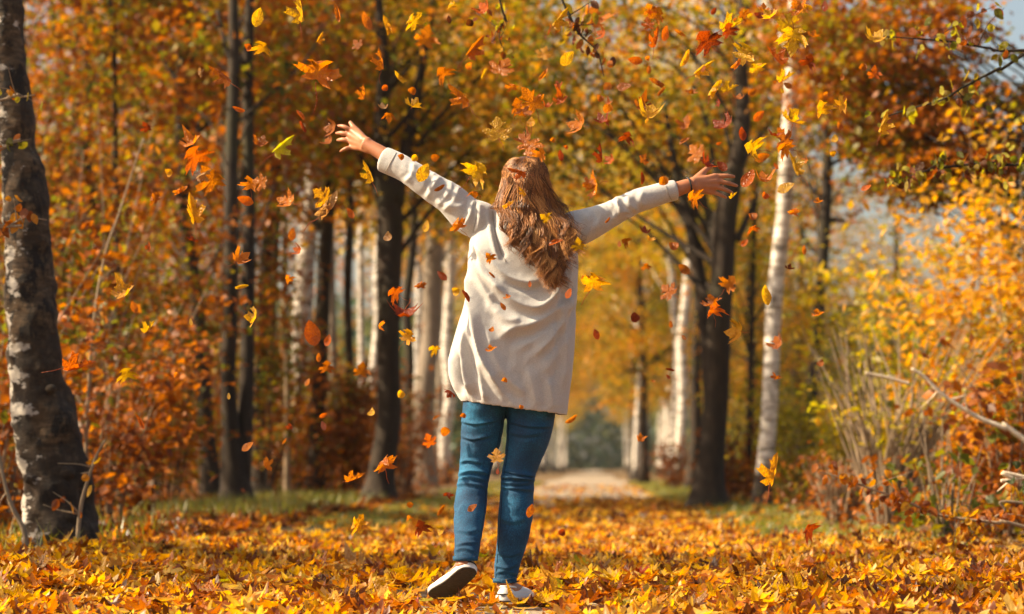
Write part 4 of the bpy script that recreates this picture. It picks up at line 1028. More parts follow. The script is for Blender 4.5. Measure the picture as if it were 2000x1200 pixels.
pb = [proto("birch_tree", "x", M_birch, M_birch_cr, 18, 3.1, 12.0, 7.6, 300, 60, .5, .13, .5, 51, .14, 1.0), proto("birch_tree", "x", M_birch, M_amber, 18, 3.2, 12.0, 7.4, 320, 60, .52, .13, .5, 52, .15, 1.0), proto("birch_tree", "x", M_birch, M_olive, 17, 3.0, 11.0, 7.2, 300, 60, .52, .13, .5, 56, .15, 1.0)]
pf = [proto("forest_tree", "x", M_bark, M_beech, 11, 1.9, 5.6, 4.6, 230, 40, .34, 0.111, .35, 53, .12), proto("forest_tree", "x", M_bark, M_maple_cr, 12, 2.0, 6.4, 4.8, 230, 40, .36, 0.117, .4, 54, .13), proto("forest_tree", "x", M_bark, M_beech, 10, 2.0, 5.0, 4.6, 240, 40, .34, 0.111, .35, 55, .10)]
used = set()
def put(p_, *a, **k):
    f = id(p_) not in used; used.add(id(p_)); return place(p_, *a, first=f, **k)
rr = np.random.RandomState(77)
G_far = "birches lining the far end of the path"
for k, y in enumerate(np.concatenate([np.arange(66, 130, 7.5), np.arange(132, 300, 13)])):
    for s in (-1, 1):
        yy = y + rr.uniform(-2, 2) + (3 if s > 0 else 0)
        x = path_x(yy) + s * (3.2 + rr.uniform(-.3, .8)) + (0.4 if s > 0 else -0.3)
        if s > 0 and yy < 100: continue
        if s < 0 and k % 4 and yy < 100: continue
        if s < 0 and yy > 100: x += .7
        put(pb[rr.randint(3)], (x, yy, -0.05), rr.uniform(0, 6.28), rr.uniform(.85, 1.15), label="pale birch lining the far stretch of the path" , group=G_far)
G_deep = "forest trees deep behind the dark trunks"
for k in range(30):
    y = rr.uniform(34, 66); x = path_x(y) - rr.uniform(10.5, 19)
    put(pf[rr.randint(3)], (x, y, 0.05), rr.uniform(0, 6.28), rr.uniform(.65, .9), label="dark forest tree deep behind the dark trunks, wrapped in orange leaves", group=G_deep)
for k in range(9):          # more of the same forest, added out of view to cast bands of shade
    y = rr.uniform(15, 40); x = -rr.uniform(0.24, 0.55) * y - 4.0
    put(pf[rr.randint(3)], (x, y, 0.05), rr.uniform(0, 6.28), rr.uniform(.8, 1.15), label="dark forest tree deep behind the dark trunks, wrapped in orange leaves", group=G_deep)
G_mid = "leafy trees behind the avenue on the open side"
for (x, y, s, k, lb_) in [(3.6, 66, 1.0, 1, "golden tree arching over the path beyond the bright white birch"), (5.0, 74, 1.1, 1, "golden tree directly behind the dark double trunk"), (7.2, 70, .95, 1, "golden tree seen between the sapling and the slim white birch"), (4.6, 90, 1.2, 1, "far golden tree standing behind the leaning birch pair"),
                          (8.4, 92, 1.1, 1, "far golden tree behind the slim white birch"), (9.5, 60, .8, 1, "golden tree behind the trunk with the bent bough"), (6.2, 52, .72, 1, "lower golden tree just behind the slim white birch"), (4.4, 44, .8, 1, "golden tree close behind the dark double trunk's leaning stem")]:
    put(pf[k], (x, y, 0), rr.uniform(0, 6.28), s, label=lb_, group=G_mid)
# a mass of wood that closes the view far off
rng = np.random.RandomState(9)
L = np.stack([rng.uniform(-60, 45, 30000), rng.uniform(330, 380, 30000), rng.uniform(0, 1, 30000) ** 1.1 * 22], -1)
L2 = np.stack([rng.uniform(8, 26, 16000) * rng.choice([-1, 1], 16000), rng.uniform(120, 330, 16000), rng.uniform(0, 9, 16000)], -1); L2[:, 0] += path_x(L2[:, 1])
L = np.vstack([L, L2])
w = link("distant_wood", leaf_cloud("distant_wood", L, 1.2, M_conifer, rng)); tag(w, "dark blue-green wood closing the far end of the avenue", None, None, "stuff")
L = np.stack([rng.uniform(-26, -2.5, 60000), rng.uniform(66, 84, 60000), rng.uniform(0, 16, 60000)], -1)
L[:, 0] -= (L[:, 1] - 66) * 0.05
L = L[(L[:, 0] < path_x(L[:, 1]) - 4.2) & (L[:, 2] < .72 * (path_x(L[:, 1]) - L[:, 0]) - .9)]
w = link("deep_forest", leaf_cloud("deep_forest", L, .16, M_beech, rng)); tag(w, "dense forest foliage filling the gaps between the left trunks", None, None, "stuff")
L = np.stack([rng.uniform(7, 50, 34000), rng.uniform(150, 200, 34000), rng.uniform(0, 36, 34000)], -1); L[:, 0] = path_x(L[:, 1]) - L[:, 0]
w = link("far_forest", leaf_cloud("far_forest", L, .42, M_shade, rng)); tag(w, "far rust and olive forest behind all the left trunks", None, None, "stuff")
# ------------------------------------------------------------------ undergrowth
def shrub(name, label, foot, h, w, stems, mat, n_cl, per, clr, ls, seed, bark=M_twig, fan=0.5, stem_r=.012, flat=.5, low=0.15, cat="shrub", group=None, tmpl=DIAMOND, lean=(0, 0), leaf_from=0.15):
    rng = np.random.RandomState(seed)
    z0 = float(ground_z(np.array([foot[0]]), np.array([foot[1]]))[0])
    root = link(name, None, loc=(foot[0], foot[1], z0 - 0.03)); tag(root, label, cat, group)
    tips = []; Ps = []
    for k in range(stems):
        a = rng.uniform(0, 6.28); sp = fan * math.sqrt(rng.uniform(0.02, 1)); hh = h * rng.uniform(.55, 1.05)
        b = np.array([math.cos(a), math.sin(a), 0]) * rng.uniform(0, .12) * w
        t = b + np.array([math.cos(a) * sp * hh + lean[0] * hh, math.sin(a) * sp * hh * .8 + lean[1] * hh, hh])
        mid = b + (t - b) * .5 + rng.normal(size=3) * .04 * hh - np.array([math.cos(a), math.sin(a), 0]) * .05 * hh
        C = catmull([b, mid, t], 9)
        g = Geo(); tube(g, C, np.linspace(stem_r * rng.uniform(.6, 1.2), .003, 9), 5, cap=False)
        Ps.append(C); tips.append(g)
    big = Geo()
    for k, g in enumerate(tips):
        if stems <= 40: link("stem", g.mesh("stem", bark), root)
        else:
            for v, q in zip(g.v, g.q): big.add(v, q)
    if stems > 40: link("stems", big.mesh("stems", bark), root)["kind"] = "stuff"
    A = np.array(Ps)
    c = A[rng.randint(len(A), size=n_cl)]; f = rng.uniform(leaf_from, 1, n_cl) * 7.99; i = f.astype(int); f = (f - i)[:, None]
    C = c[np.arange(n_cl), i] * (1 - f) + c[np.arange(n_cl), i + 1] * f + rng.normal(size=(n_cl, 3)) * w * .13
    s = rng.uniform(.6, 1.4, n_cl) * clr
    L = (C[:, None] + rng.normal(size=(n_cl, per, 3)) * s[:, None, None] * np.array([1, 1, flat])).reshape(-1, 3)
    L = L[L[:, 2] > low * 0.3]
    link("foliage", leaf_cloud("foliage", L, ls, mat, rng, droop=.5, tmpl=tmpl), root)
    return root

def at(px, Y): return (float(W(px, 0, Y)[0]), Y)
# beech thicket along the forest edge
TH = [(-30, 15, 1.6, "bushy orange thicket at the very edge beside the leaning birch"), (210, 17.5, 1.5, "rust-leaved beech bush right beside the leaning birch's foot"),
      (265, 21, 2.4, "tall green and orange beech sapling behind the leaning birch"), (330, 22, 1.8, "brown beech bush before the straight dark trunk"),
      (400, 24, 2.0, "orange beech bush around the straight dark trunk"), (500, 25, 1.9, "copper beech bush by the twin trunks"),
      (560, 27, 2.0, "copper bush between the twin trunks and the white birch"), (655, 29, 1.9, "orange bush between the dark crooked trunk and the forked trunk"),
      (690, 31, 1.4, "low yellow-brown bush at the foot of the forked trunk"), (780, 40, 1.8, "orange bush behind the thin dark trunk"),
      (120, 19, 3.0, "tall green-leaved beech sapling behind the leaning birch trunk"), (-60, 20, 3.2, "tall shaded beech sapling at the near corner of the forest")]
for k, (px, Y, h, lb) in enumerate(TH):
    if 20 < Y < 32: Y += 6.5; h *= 1.15
    x, y = at(px, Y)
    shrub("beech_shrub", lb, (x, y), h * 1.15, 1.0, 14, M_under if h < 2.3 else M_beech, 85, 20, .13, .078, 200 + k, fan=.42)
# taller layered saplings that carry the thicket up into the crowns
for k, (px, Y, h, lb) in enumerate([(150, 23, 4.6, "layered beech sapling behind the birch, green below and rust above"), (250, 26, 4.4, "layered beech sapling left of the straight knotted trunk"), (325, 24, 3.4, "rusty layered sapling touching the straight knotted trunk"), (425, 27, 4.2, "layered sapling between the knotted trunk and the twin trunks"),
                                    (520, 29, 4.0, "copper layered sapling right of the twin trunks"), (575, 30, 3.0, "copper layered sapling before the half-hidden white birch"), (675, 33, 3.6, "orange layered sapling just left of the stout forked trunk"), (720, 36, 2.6, "low orange sapling behind the stout forked trunk"), (30, 22, 4.4, "green layered sapling at the edge outside the leaning birch"), (805, 46, 3.4, "orange sapling between the thin dark trunk and the pale grey one")]):
    Y += (6 if Y > 23.5 else 3) * (k % 2)
    x, y = at(px, Y)
    if px > 550: h *= .62
    shrub("beech_sapling", lb, (x, y), h, 1.1, 7, M_beech if k % 3 else M_under, 105, 22, .17, .085, 260 + k, fan=.2, flat=.28, leaf_from=.18, cat="sapling", bark=M_bark)
rng = np.random.RandomState(41)
n = 34000
yy = rng.uniform(31, 62, n); xx = path_x(yy) - 2.9 - rng.uniform(0, 1, n) * (0.22 * yy)
q = fbm(np.stack([xx * .8, yy * .8, 0 * xx], -1), 8, 2)
zz = rng.uniform(0, 1, n) ** 1.3 * (1.5 + 1.2 * q) * np.clip(.35 + (path_x(yy) - 2.9 - xx) * .35, 0, 1) + .02
hole = fbm(np.stack([xx * 1.6, yy * 1.1, zz * 1.6], -1), 28, 2) > -.12
xx, yy, zz = xx[hole], yy[hole], zz[hole]
u = link("undergrowth", leaf_cloud("undergrowth", np.stack([xx, yy, np.abs(zz)], -1), .085, M_under, rng)); tag(u, "copper and brown undergrowth under the dark trunks", None, None, "stuff")

# right bank: coppice, golden bushes, hedge far off
x, y = at(1735, 18)
shrub("coppice_shrub", "coppiced shrub of many bare pale stems fanning out on the bank", (x, y), 1.55, .8, 110, M_gold, 36, 12, .12, .065, 301, bark=M_twig, fan=.55, stem_r=.017, leaf_from=.7, lean=(.12, 0))
x, y = at(1640, 19)
shrub("coppice_shrub", "low brush of short bare stems before the coppiced shrub", (x, y), .62, .7, 90, M_under, 24, 12, .1, .055, 302, fan=.5, stem_r=.013, leaf_from=.4)
GB = [(1905, 20, 3.1, 1.2, M_amber, "bright golden bush glowing in the sun on the right bank", 330), (1980, 19, 3.0, 1.0, M_amber, "bright golden bush half out of frame beside the other golden one", 300), (1790, 24, 3.6, 1.3, M_gold, "tall yellow-green bush behind the coppiced shrub", 300), (1680, 27, 3.0, 1.2, M_gold, "yellow and green bush behind the slim birch and coppice", 240),
      (1560, 30, 1.8, 1.0, M_gold, "olive bush at the foot of the trunk with the bent bough", 130), (1480, 33, 1.9, 1.0, M_gold, "olive-gold bush between sapling and slim birch", 120), (1430, 31, 1.0, .9, M_under, "low brown bush at the foot of the dark double trunk", 90), (1320, 50, 1.1, .9, M_under, "low brown bush at the foot of the bright white birch", 90),
      (1960, 15.5, 1.2, .9, M_under, "orange-leaved low bush at the right edge of the bank", 120), (1850, 14.5, .8, .8, M_green, "low dark green bush under the orange twig", 18)]
for k, (px, Y, h, w_, mt, lb, ncl) in enumerate(GB):
    x, y = at(px, Y)
    shrub("bush", lb, (x, y), h, w_, 16, mt, int(ncl * .62), 18, .16, .085, 320 + k, fan=.38, leaf_from=.1)
rng = np.random.RandomState(43)
n = 26000
yy = rng.uniform(55, 75, n); xx = rng.uniform(5.5, 30, n); q = fbm(np.stack([xx * .5, yy * .3, 0 * xx], -1), 18, 2)
zz = rng.uniform(0, 1, n) * (2.3 + 1.0 * q)
u = link("hedgerow", leaf_cloud("hedgerow", np.stack([xx, yy, np.abs(zz)], -1), .15, M_gold, rng)); tag(u, "far olive and golden hedgerow beyond the right bank", None, None, "stuff")
n = 9000
yy = rng.uniform(14, 50, n); xx = path_x(yy) + 1.9 + rng.uniform(0, 1, n) * (0.16 * yy)
zz = rng.uniform(0, 1, n) ** 1.7 * .55 + .03
u = link("bank_growth", leaf_cloud("bank_growth", np.stack([xx, yy, zz], -1), .06, M_under, rng)); tag(u, "low brown weeds and leaves on the right bank", None, None, "stuff")

# two unseen trees added on the sun side so their crowns dapple the carpet
place(pf[1], (-8.4, 9.9, 0), 1.0, .66, label="slender tree on the sunny side beyond the leaf carpet", group=None)
place(pf[0], (-7.2, 11.6, 0), 2.0, .74, label="second slender tree on the sunny side, nearer the leaning birch", group=None)
# shading canopy of the large tree that reaches in at the top right
tree("beech_tree", "big brown-leaved tree filling the upper right against the pale sky", [(2130, 1010, 70), (2130, 700, 60), (2120, 350, 54), (2110, 0, 46)], 24, M_bark,
     dict(mat=M_shade, blobs=[((-2.0, .2, 4.75), (1.1, 1.4, .8), 120, 60, .22, .09, .4), ((-1.3, .2, 3.95), (1.2, 1.4, .55), 100, 50, .18, .09, .4), ((-1.2, 0, 3.35), (1.0, 1.0, .3), 46, 46, .15, .09, .3)], droop=.8), seed=61, top=8, limb=.14)

# ------------------------------------------------------------------ single branches and twigs
def twig(name, label, pts, Y, leaf_col, n_leaf, ls, seed, bark=M_twig, spread=.10, cat="branch", side=None):
    """A branch that carries separate leaves; pts (px, py, width px, dY)."""
    rng = np.random.RandomState(seed)
    C = catmull([(*W(a, b_, Y + d), w / FPX * Y / 2) for a, b_, w, d in pts], 26)
    o = C[0, :3].copy()
    root = link(name, None, loc=o); tag(root, label, cat)
    ext = np.array(pts, float)                                   # the wood goes on to where it grows from
    q0, q1 = ext[0], ext[1]; ln = math.hypot(q0[0] - q1[0], q0[1] - q1[1])
    if q0[0] > 2000 or q0[0] < 0 or q0[1] < 0:
        u_ = np.array([(q0[0] - q1[0]) / ln, (q0[1] - q1[1]) / ln]); e_ = q0.copy(); e_[:2] += u_ * 620 + np.array([0, -60 if q0[1] < 700 else 60]); e_[2] *= 2.0
        if q0[1] > 700: e_[1] = max(e_[1], HOR + .45 * FPX / (Y + q0[3]))
        ext = np.vstack([e_, ext])
    CX = catmull([(*W(a, b_, Y + d), w / FPX * Y / 2) for a, b_, w, d in ext], 40)
    g = Geo(); tube(g, CX[:, :3] - o, CX[:, 3], 7)
    subs = []
    for k in range(4 if n_leaf else 3):
        i = rng.randint(5, 20); e = C[i, :3] - o + rng.normal(size=3) * np.array([.10, .08, .09]); 
        D = catmull([C[i, :3] - o, (C[i, :3] - o + e) / 2 + rng.normal(size=3) * .01, e], 8); tube(g, D, np.linspace(C[i, 3] * .6, .0012, 8), 5); subs.append(D)
    link("wood", g.mesh("wood", bark), root)
    for k in range(n_leaf):
        if subs and rng.rand() < .4: D = subs[rng.randint(len(subs))]; c = D[rng.randint(2, 8)]
        else: c = C[rng.randint(3, 26), :3] - o
        me = LEAF_OVAL[rng.randint(len(LEAF_OVAL))]
        l_ = link("leaf", me, root, loc=c + rng.normal(size=3) * spread * .25, rot=(rng.uniform(-1.9, -.6), rng.uniform(-.9, .9), rng.uniform(0, 6.28)), scale=ls * rng.uniform(.75, 1.25))
        cc = leaf_col[rng.randint(len(leaf_col))]; l_.color = (*cc, 1)
    return root
# ------------------------------------------------------------------ maple and oval leaf meshes
HALF = [(0.02, 0.0), (0.10, -0.06), (0.24, -0.12), (0.34, -0.06), (0.47, -0.03), (0.40, 0.06), (0.30, 0.13), (0.42, 0.17), (0.50, 0.22), (0.68, 0.40), (0.55, 0.42), (0.54, 0.55), (0.40, 0.47), (0.22, 0.42), (0.26, 0.60), (0.37, 0.70), (0.22, 0.74), (0.17, 0.86), (0.0, 1.05)]
def leaf_outline(kind, rng, lod=1):
    if kind == "maple":
        h = np.array(HALF)
        if lod == 0: h = h[[0, 2, 4, 6, 9, 11, 13, 15, 16, 18]]
        if lod == 2: h = h[[0, 2, 4, 6, 8, 9, 11, 13, 15, 17, 18]]
        r_ = h * (1 + rng.normal(size=h.shape) * .04); l_ = h * (1 + rng.normal(size=h.shape) * .04)
    else:
        t = np.array([0, .08, .2, .35, .5, .65, .8, .92, 1.0]) if lod else np.array([0, .2, .5, .8, 1.0])
        w = .33 * np.sin(np.pi * t ** .85) ** .8 * (1 - .15 * t)
        h = np.stack([w + .008, t], -1); h[-1, 0] = 0
        r_ = h.copy(); l_ = h.copy()
    l_[:, 0] *= -1
    return np.vstack([r_, l_[-2::-1]])
def mound(x, y):
    """Low heaps in the leaf carpet."""
    q = np.stack([x * 2.4, y * 1.7, 0 * x], -1)
    return .055 * np.clip(vnoise(q, 91) + .15, 0, 1) * np.clip((13.5 - y) / 2, 0, 1) * np.where((x > -.45) & (x < .2) & (y > 7.9) & (y < 9.1), .08, 1)
def leaf_mesh(kind, curl, rng, lod=1, stalk=False):
    """curl: 'flat', 'cup', 'fold', 'roll' or 'twist'; unit length, base at the origin, facing +Z; centred on its middle."""
    o = leaf_outline(kind, rng, lod)
    c = np.array([0, .27 if kind == "maple" else .48])
    n = len(o)
    if lod:
        V2 = np.vstack([o, c + (o - c) * .52, c]); j = np.arange(n); jn = (j + 1) % n
        Q = np.stack([j, jn, n + jn, n + j], -1); T = np.stack([n + j, n + jn, np.full(n, 2 * n)], -1)
    else:
        V2 = np.vstack([o, c]); j = np.arange(n); jn = (j + 1) % n; Q = None; T = np.stack([j, jn, np.full(n, n)], -1)
    x, y = V2[:, 0], V2[:, 1]
    a, b_, d = rng.uniform(-.5, .5, 3)
    z = .05 * fbm(np.stack([x * 3, y * 3, 0 * x + rng.uniform(0, 50)], -1), 5, 2) + .10 * np.abs(x)
    if kind == "maple":      # lobes crimp along their main veins
        ang = np.arctan2(x, y - .02); z += .05 * np.cos(ang * 7.5) * np.hypot(x, y)
    X_, Y_ = x.copy(), y.copy()
    if curl == 'flat': z = z + .15 * a * x * y
    elif curl == 'cup': z = z + 1.1 * (x ** 2) + .55 * (y - .4) ** 2 + .3 * a * x
    elif curl == 'fold':
        f = rng.uniform(.9, 1.25); z = z + np.abs(x) * math.sin(f) ; X_ = x * math.cos(f); z += .4 * (y - .5) ** 2 * (1 + a)
    elif curl == 'roll':
        R = rng.uniform(.13, .2); th = x / R * .8; X_ = R * np.sin(th); z = z * .4 + R * (1 - np.cos(th)) + .5 * (y - .4) ** 2 * (1 + 2 * a)
    elif curl == 'twist':
        R = rng.uniform(.28, .4); th = (y - .4) / R; Y_ = .4 + R * np.sin(th); z = z + R * (1 - np.cos(th)); tw = .9 * (y - .4) * (1 if a > 0 else -1)
        X_ = x * np.cos(tw); z += x * np.sin(tw) + .25 * np.abs(x)
    elif curl == 'tips':     # lobe tips bend over
        rr_ = np.hypot(x, y - .3); z = z + 1.5 * np.clip(rr_ - .22, 0, 1) ** 1.6 * (1 + .8 * np.sin(np.arctan2(y - .3, x) * 2 + a * 6))
    V = np.stack([X_, Y_ - .42, z - z.mean()], -1)
    g = Geo(); g.add(V, Q, T)
    return g.mesh("maple_leaf" if kind == "maple" else "oval_leaf", None, True)
lrng = np.random.RandomState(21)
def with_mat(me, m): me.materials.append(m); return me
MAPLE = {c: [with_mat(leaf_mesh("maple", c, lrng), M_fall) for k in range(3)] for c in ('flat', 'cup', 'fold', 'roll', 'twist', 'tips')}
OVAL_M = {c: [with_mat(leaf_mesh("oval", c, lrng), M_fall) for k in range(2)] for c in ('flat', 'cup', 'fold', 'roll', 'twist')}
LEAF_OVAL = OVAL_M['flat'] + OVAL_M['cup'] + OVAL_M['twist']
STALKS = []
for k in range(3):
    g = Geo(); s = (-1) ** k
    C = catmull([[0, -.41, 0], [.03 * s, -.60, .05], [.12 * s, -.85, .16], [.10 * s, -1.10 - .08 * k, .20]], 12); tube(g, C, np.linspace(.016, .011, 12), 5); STALKS.append(g.mesh("stalk", M_fall))

# ------------------------------------------------------------------ the carpet of leaves
def cover(x, y):
    """How thickly leaves lie at a place: deep near the camera, in drifts farther off."""
    c = path_x(y); d = x - c
    near = np.clip((15.5 - y) / 2.5, 0, 1)
    drift = np.clip(.55 + .9 * vnoise(np.stack([x * .55, y * .42, 0 * x], -1), 31), 0, 1)
    band = np.clip(.85 + .9 * vnoise(np.stack([x * .25, y * .33 + 3, 0 * x], -1), 32), 0.05, 1) * np.clip((41 - y) / 11, .07, 1)
    edge = np.interp(y, [11.0, 13.0, 16.5], [3.0, 2.2, 1.4]) + .22 * vnoise(np.stack([x * .8, y * .8, 0 * x], -1), 66)
    wide = np.clip((edge - np.abs(d)) / .35 + .5, .14, 1)
    gap = 1 - np.exp(-((y - 15.6) / .55) ** 2) * np.clip(1.1 - np.abs(d + .1) * .9, 0, 1)        # bare gravel shows beyond her feet
    return np.clip(near * (.75 + .25 * drift) + (1 - near) * band * (.4 + .6 * drift), 0, 1) * wide * gap
def scatter_ground(n, y0, y1, half, rng):
    y = rng.uniform(y0, y1, n); x = path_x(y) + rng.uniform(-half, half, n)
    m = rng.uniform(0, 1, n) < cover(x, y)
    m &= ~((x > -.40) & (x < .12) & (y > 8.05) & (y < 8.92) & (rng.uniform(0, 1, n) < .6)) & ~((x > -.14) & (x < .15) & (y > 7.9) & (y < 8.95) & (rng.uniform(0, 1, n) < .45))
    return x[m], y[m]
def rot_mats(rng, n, tilt):
    yaw = rng.uniform(0, 6.283, n); ax = rng.uniform(0, 6.283, n); tl = np.abs(rng.normal(size=n)) * tilt
    cz, sz = np.cos(yaw), np.sin(yaw); ux, uy = np.cos(ax), np.sin(ax); c, s = np.cos(tl), np.sin(tl)
    Rz = np.zeros((n, 3, 3)); Rz[:, 0, 0] = cz; Rz[:, 0, 1] = -sz; Rz[:, 1, 0] = sz; Rz[:, 1, 1] = cz; Rz[:, 2, 2] = 1
    K = np.zeros((n, 3, 3)); K[:, 0, 2] = uy; K[:, 1, 2] = -ux; K[:, 2, 0] = -uy; K[:, 2, 1] = ux
    R = np.eye(3)[None] + s[:, None, None] * K + (1 - c)[:, None, None] * (K @ K)
    return R @ Rz
def bulk_leaves(name, x, y, z, size, rng, tilt, templates, mat):
    n = len(x); pick = rng.randint(len(templates), size=n); R = rot_mats(rng, n, tilt)
    Vs, Fs, off = [], [], 0
    for t, (tv, tf) in enumerate(templates):
        m = pick == t; k = m.sum()
        if not k: continue
        V = np.einsum('nij,kj->nki', R[m], tv) * size[m][:, None, None] + np.stack([x[m], y[m], z[m]], -1)[:, None]
        V[:, :, 2] = np.maximum(V[:, :, 2], (ground_z(x[m], y[m]) + .012)[:, None] + .02 * (np.arange(len(tv)) % 5)[None] * .1)
        Vs.append(V.reshape(-1, 3)); Fs.append((np.arange(k)[:, None, None] * len(tv) + tf[None]).reshape(-1, 3) + off); off += k * len(tv)
    return mesh_np(name, np.vstack(Vs), np.vstack(Fs), mat, True)
def tmpl_of(me):
    V = get_co(me); F = np.array([p_.vertices[:] for p_ in me.polygons if len(p_.vertices) == 3]); return V, F
def tmpl_tri(me):
    V = get_co(me); F = []
    for p_ in me.polygons:
        v_ = list(p_.vertices); F += [v_[:3]] if len(v_) == 3 else [v_[:3], [v_[0], v_[2], v_[3]]]
    return V, np.array(F)
MID = [tmpl_tri(leaf_mesh("maple", c, lrng, 2)) for c in ('flat', 'flat', 'cup', 'cup', 'cup', 'cup', 'twist')] + [tmpl_tri(leaf_mesh("oval", c, lrng, 0)) for c in ('flat', 'cup', 'cup')]
LOW = [tmpl_of(leaf_mesh("maple", c, lrng, 0)) for c in ('flat', 'cup', 'twist', 'tips', 'fold', 'roll')] + [tmpl_of(leaf_mesh("oval", c, lrng, 0)) for c in ('flat', 'cup')]
PAL = [(YEL, 28), (GOLD, 24), (ORG, 18), ((0.68, 0.42, 0.08), 8), (RUST, 14), (RED, 3), (BRN, 8), (TAN, 6), (LIM, 3)]
PC = [c for c, w_ in PAL]; PWt = np.array([w_ for c, w_ in PAL], float); PWt /= PWt.sum()

rng = np.random.RandomState(61)
x, y = scatter_ground(34000, 6.0, 15.8, 3.4, rng)
z = ground_z(x, y) + .015 + mound(x, y) + rng.uniform(0, 1, len(x)) ** 1.5 * .045 * np.where((x > -.42) & (x < .16) & (y < 8.95), .1, 1)
sz = rng.uniform(.038, .088, len(x)); tl = np.where((x > -.42) & (x < .16) & (y < 8.95), .05, .30)
nr_ = y < 11.5
l1 = bulk_leaves("leaf_litter", x[nr_], y[nr_], z[nr_], sz[nr_], rng, tl[nr_], MID, M_litter)
l0 = bulk_leaves("leaf_litter", x[~nr_], y[~nr_], z[~nr_], sz[~nr_], rng, tl[~nr_], LOW, M_litter)
o = link("leaf_litter", l0); tag(o, "leaf carpet just beyond the woman, level with the leaning birch", None, None, "stuff")
x, y = scatter_ground(30000, 15.0, 62, 2.6, rng)
z = ground_z(x, y) + .02 + rng.uniform(0, 1, len(x)) ** 2 * .04
l2 = bulk_leaves("leaf_litter", x, y, z, rng.uniform(.05, .11, len(x)), rng, .22, LOW, M_litter)
o = link("leaf_litter", l1); tag(o, "thick carpet of yellow and orange maple leaves over path and verges", None, None, "stuff")
o = link("leaf_litter", l2); tag(o, "thin drifts of fallen leaves across the farther path", None, None, "stuff")
# the three hundred leaves that show largest, one by one
k = 0
def ground_leaf(px_, py_, size=None, color=None, curl=None, tilt=None, yaw=None, h=.05):
    Y = CAM_H * FPX / (py_ - HOR); X_ = (px_ - 1000) / FPX * Y
    cu = curl or ['flat', 'cup', 'twist', 'cup', 'cup', 'cup', 'tips'][rng.randint(7)]
    me = MAPLE[cu][rng.randint(3)] if rng.rand() < .85 else OVAL_M[cu if cu != 'tips' else 'cup'][rng.randint(2)]
    c = color or PC[rng.choice(len(PC), p=PWt)]
    s = size * .8 if size else rng.uniform(.05, .095)
    o = link("leaf", me, ground, loc=(X_, Y, float(ground_z(np.array([X_]), np.array([Y]))[0] + mound(np.array([X_]), np.array([Y]))[0]) + h + .012), scale=s)
    tl = tilt if tilt is not None else abs(rng.normal()) * .3
    o.rotation_mode = 'QUATERNION'
    o.rotation_quaternion = Matrix(rot_mats(rng, 1, .0001)[0].tolist()).to_quaternion() if tilt is None and False else (Euler((0, 0, rng.uniform(0, 6.28))).to_quaternion() @ Euler((tl, 0, 0)).to_quaternion() @ Euler((0, 0, yaw if yaw is not None else rng.uniform(0, 6.28))).to_quaternion())
    cc = np.array(c) * rng.uniform(.8, 1.15)
    o.color = (*np.clip(cc, 0, 1), 1)
    return o
# leaves heaped against the shoes and other ones picked out
for (px_, py_, s, c, tl) in [(905, 1190, .11, GOLD, .2), (880, 1194, .10, YEL, .2), (1072, 1186, .11, YEL, .7), (1085, 1172, .12, LIM, .7), (950, 1199, .09, ORG, .1), (1010, 1199, .10, YEL, .1), (838, 1164, .10, YEL, .8), (845, 1110, .12, YEL, 1.0), (870, 1120, .11, ORG, .9),
                             (790, 1165, .13, GOLD, .3), (730, 1180, .12, YEL, .5), (1195, 1120, .12, YEL, 1.0), (1260, 1185, .13, GOLD, .3), (930, 1196, .10, BRN, .3), (700, 1195, .10, BRN, 1.0), (635, 1110, .13, LIM, .5), (1080, 1140, .12, ORG, .6), (660, 1150, .12, GOLD, .4), (1460, 1155, .12, GOLD, .4), (1640, 1150, .12, GOLD, .7), (1720, 1120, .12, YEL, .5), (185, 1098, .10, YEL, 1.1), (210, 1105, .10, YEL, 1.1)]:
    ground_leaf(px_, py_, s, c, tilt=tl, h=.055)
for px_, py_, c_ in [(958, 1180, GOLD), (1030, 1174, YEL), (1000, 1183, ORG), (1044, 1180, RUST), (832, 1176, GOLD), (935, 1176, YEL)]:
    ground_leaf(px_, py_, .075, c_, 'cup', .25, h=.012)
for i_ in range(269):
    px_, py_ = rng.uniform(-20, 2020), 1200 - 115 * rng.uniform(0, 1) ** 1.15
    nr = 790 < px_ < 1060 and py_ > 1140
    if 935 < px_ < 1060 and py_ > 1135: continue
    ground_leaf(px_, py_, h=.03 if nr else rng.uniform(.035, .065), tilt=.12 if nr else None)

y = rng.uniform(13, 36, 11000); x = path_x(y) - rng.uniform(2.1, 5.2, 11000); z = ground_z(x, y) + .02 + rng.uniform(0, .05, 11000)
M_dead = loose_leaf_mat("dead_leaf", False, [(0.0, (0.06, 0.025, 0.01)), (0.3, BRN), (0.6, RUST), (0.85, (0.36, 0.14, 0.025)), (1.0, GOLD)])
o = link("dead_leaves", bulk_leaves("dead_leaves", x, y, z, rng.uniform(.05, .11, 11000), rng, .4, LOW, M_dead)); tag(o, "brown dead leaves lying under the left thicket", None, None, "stuff")

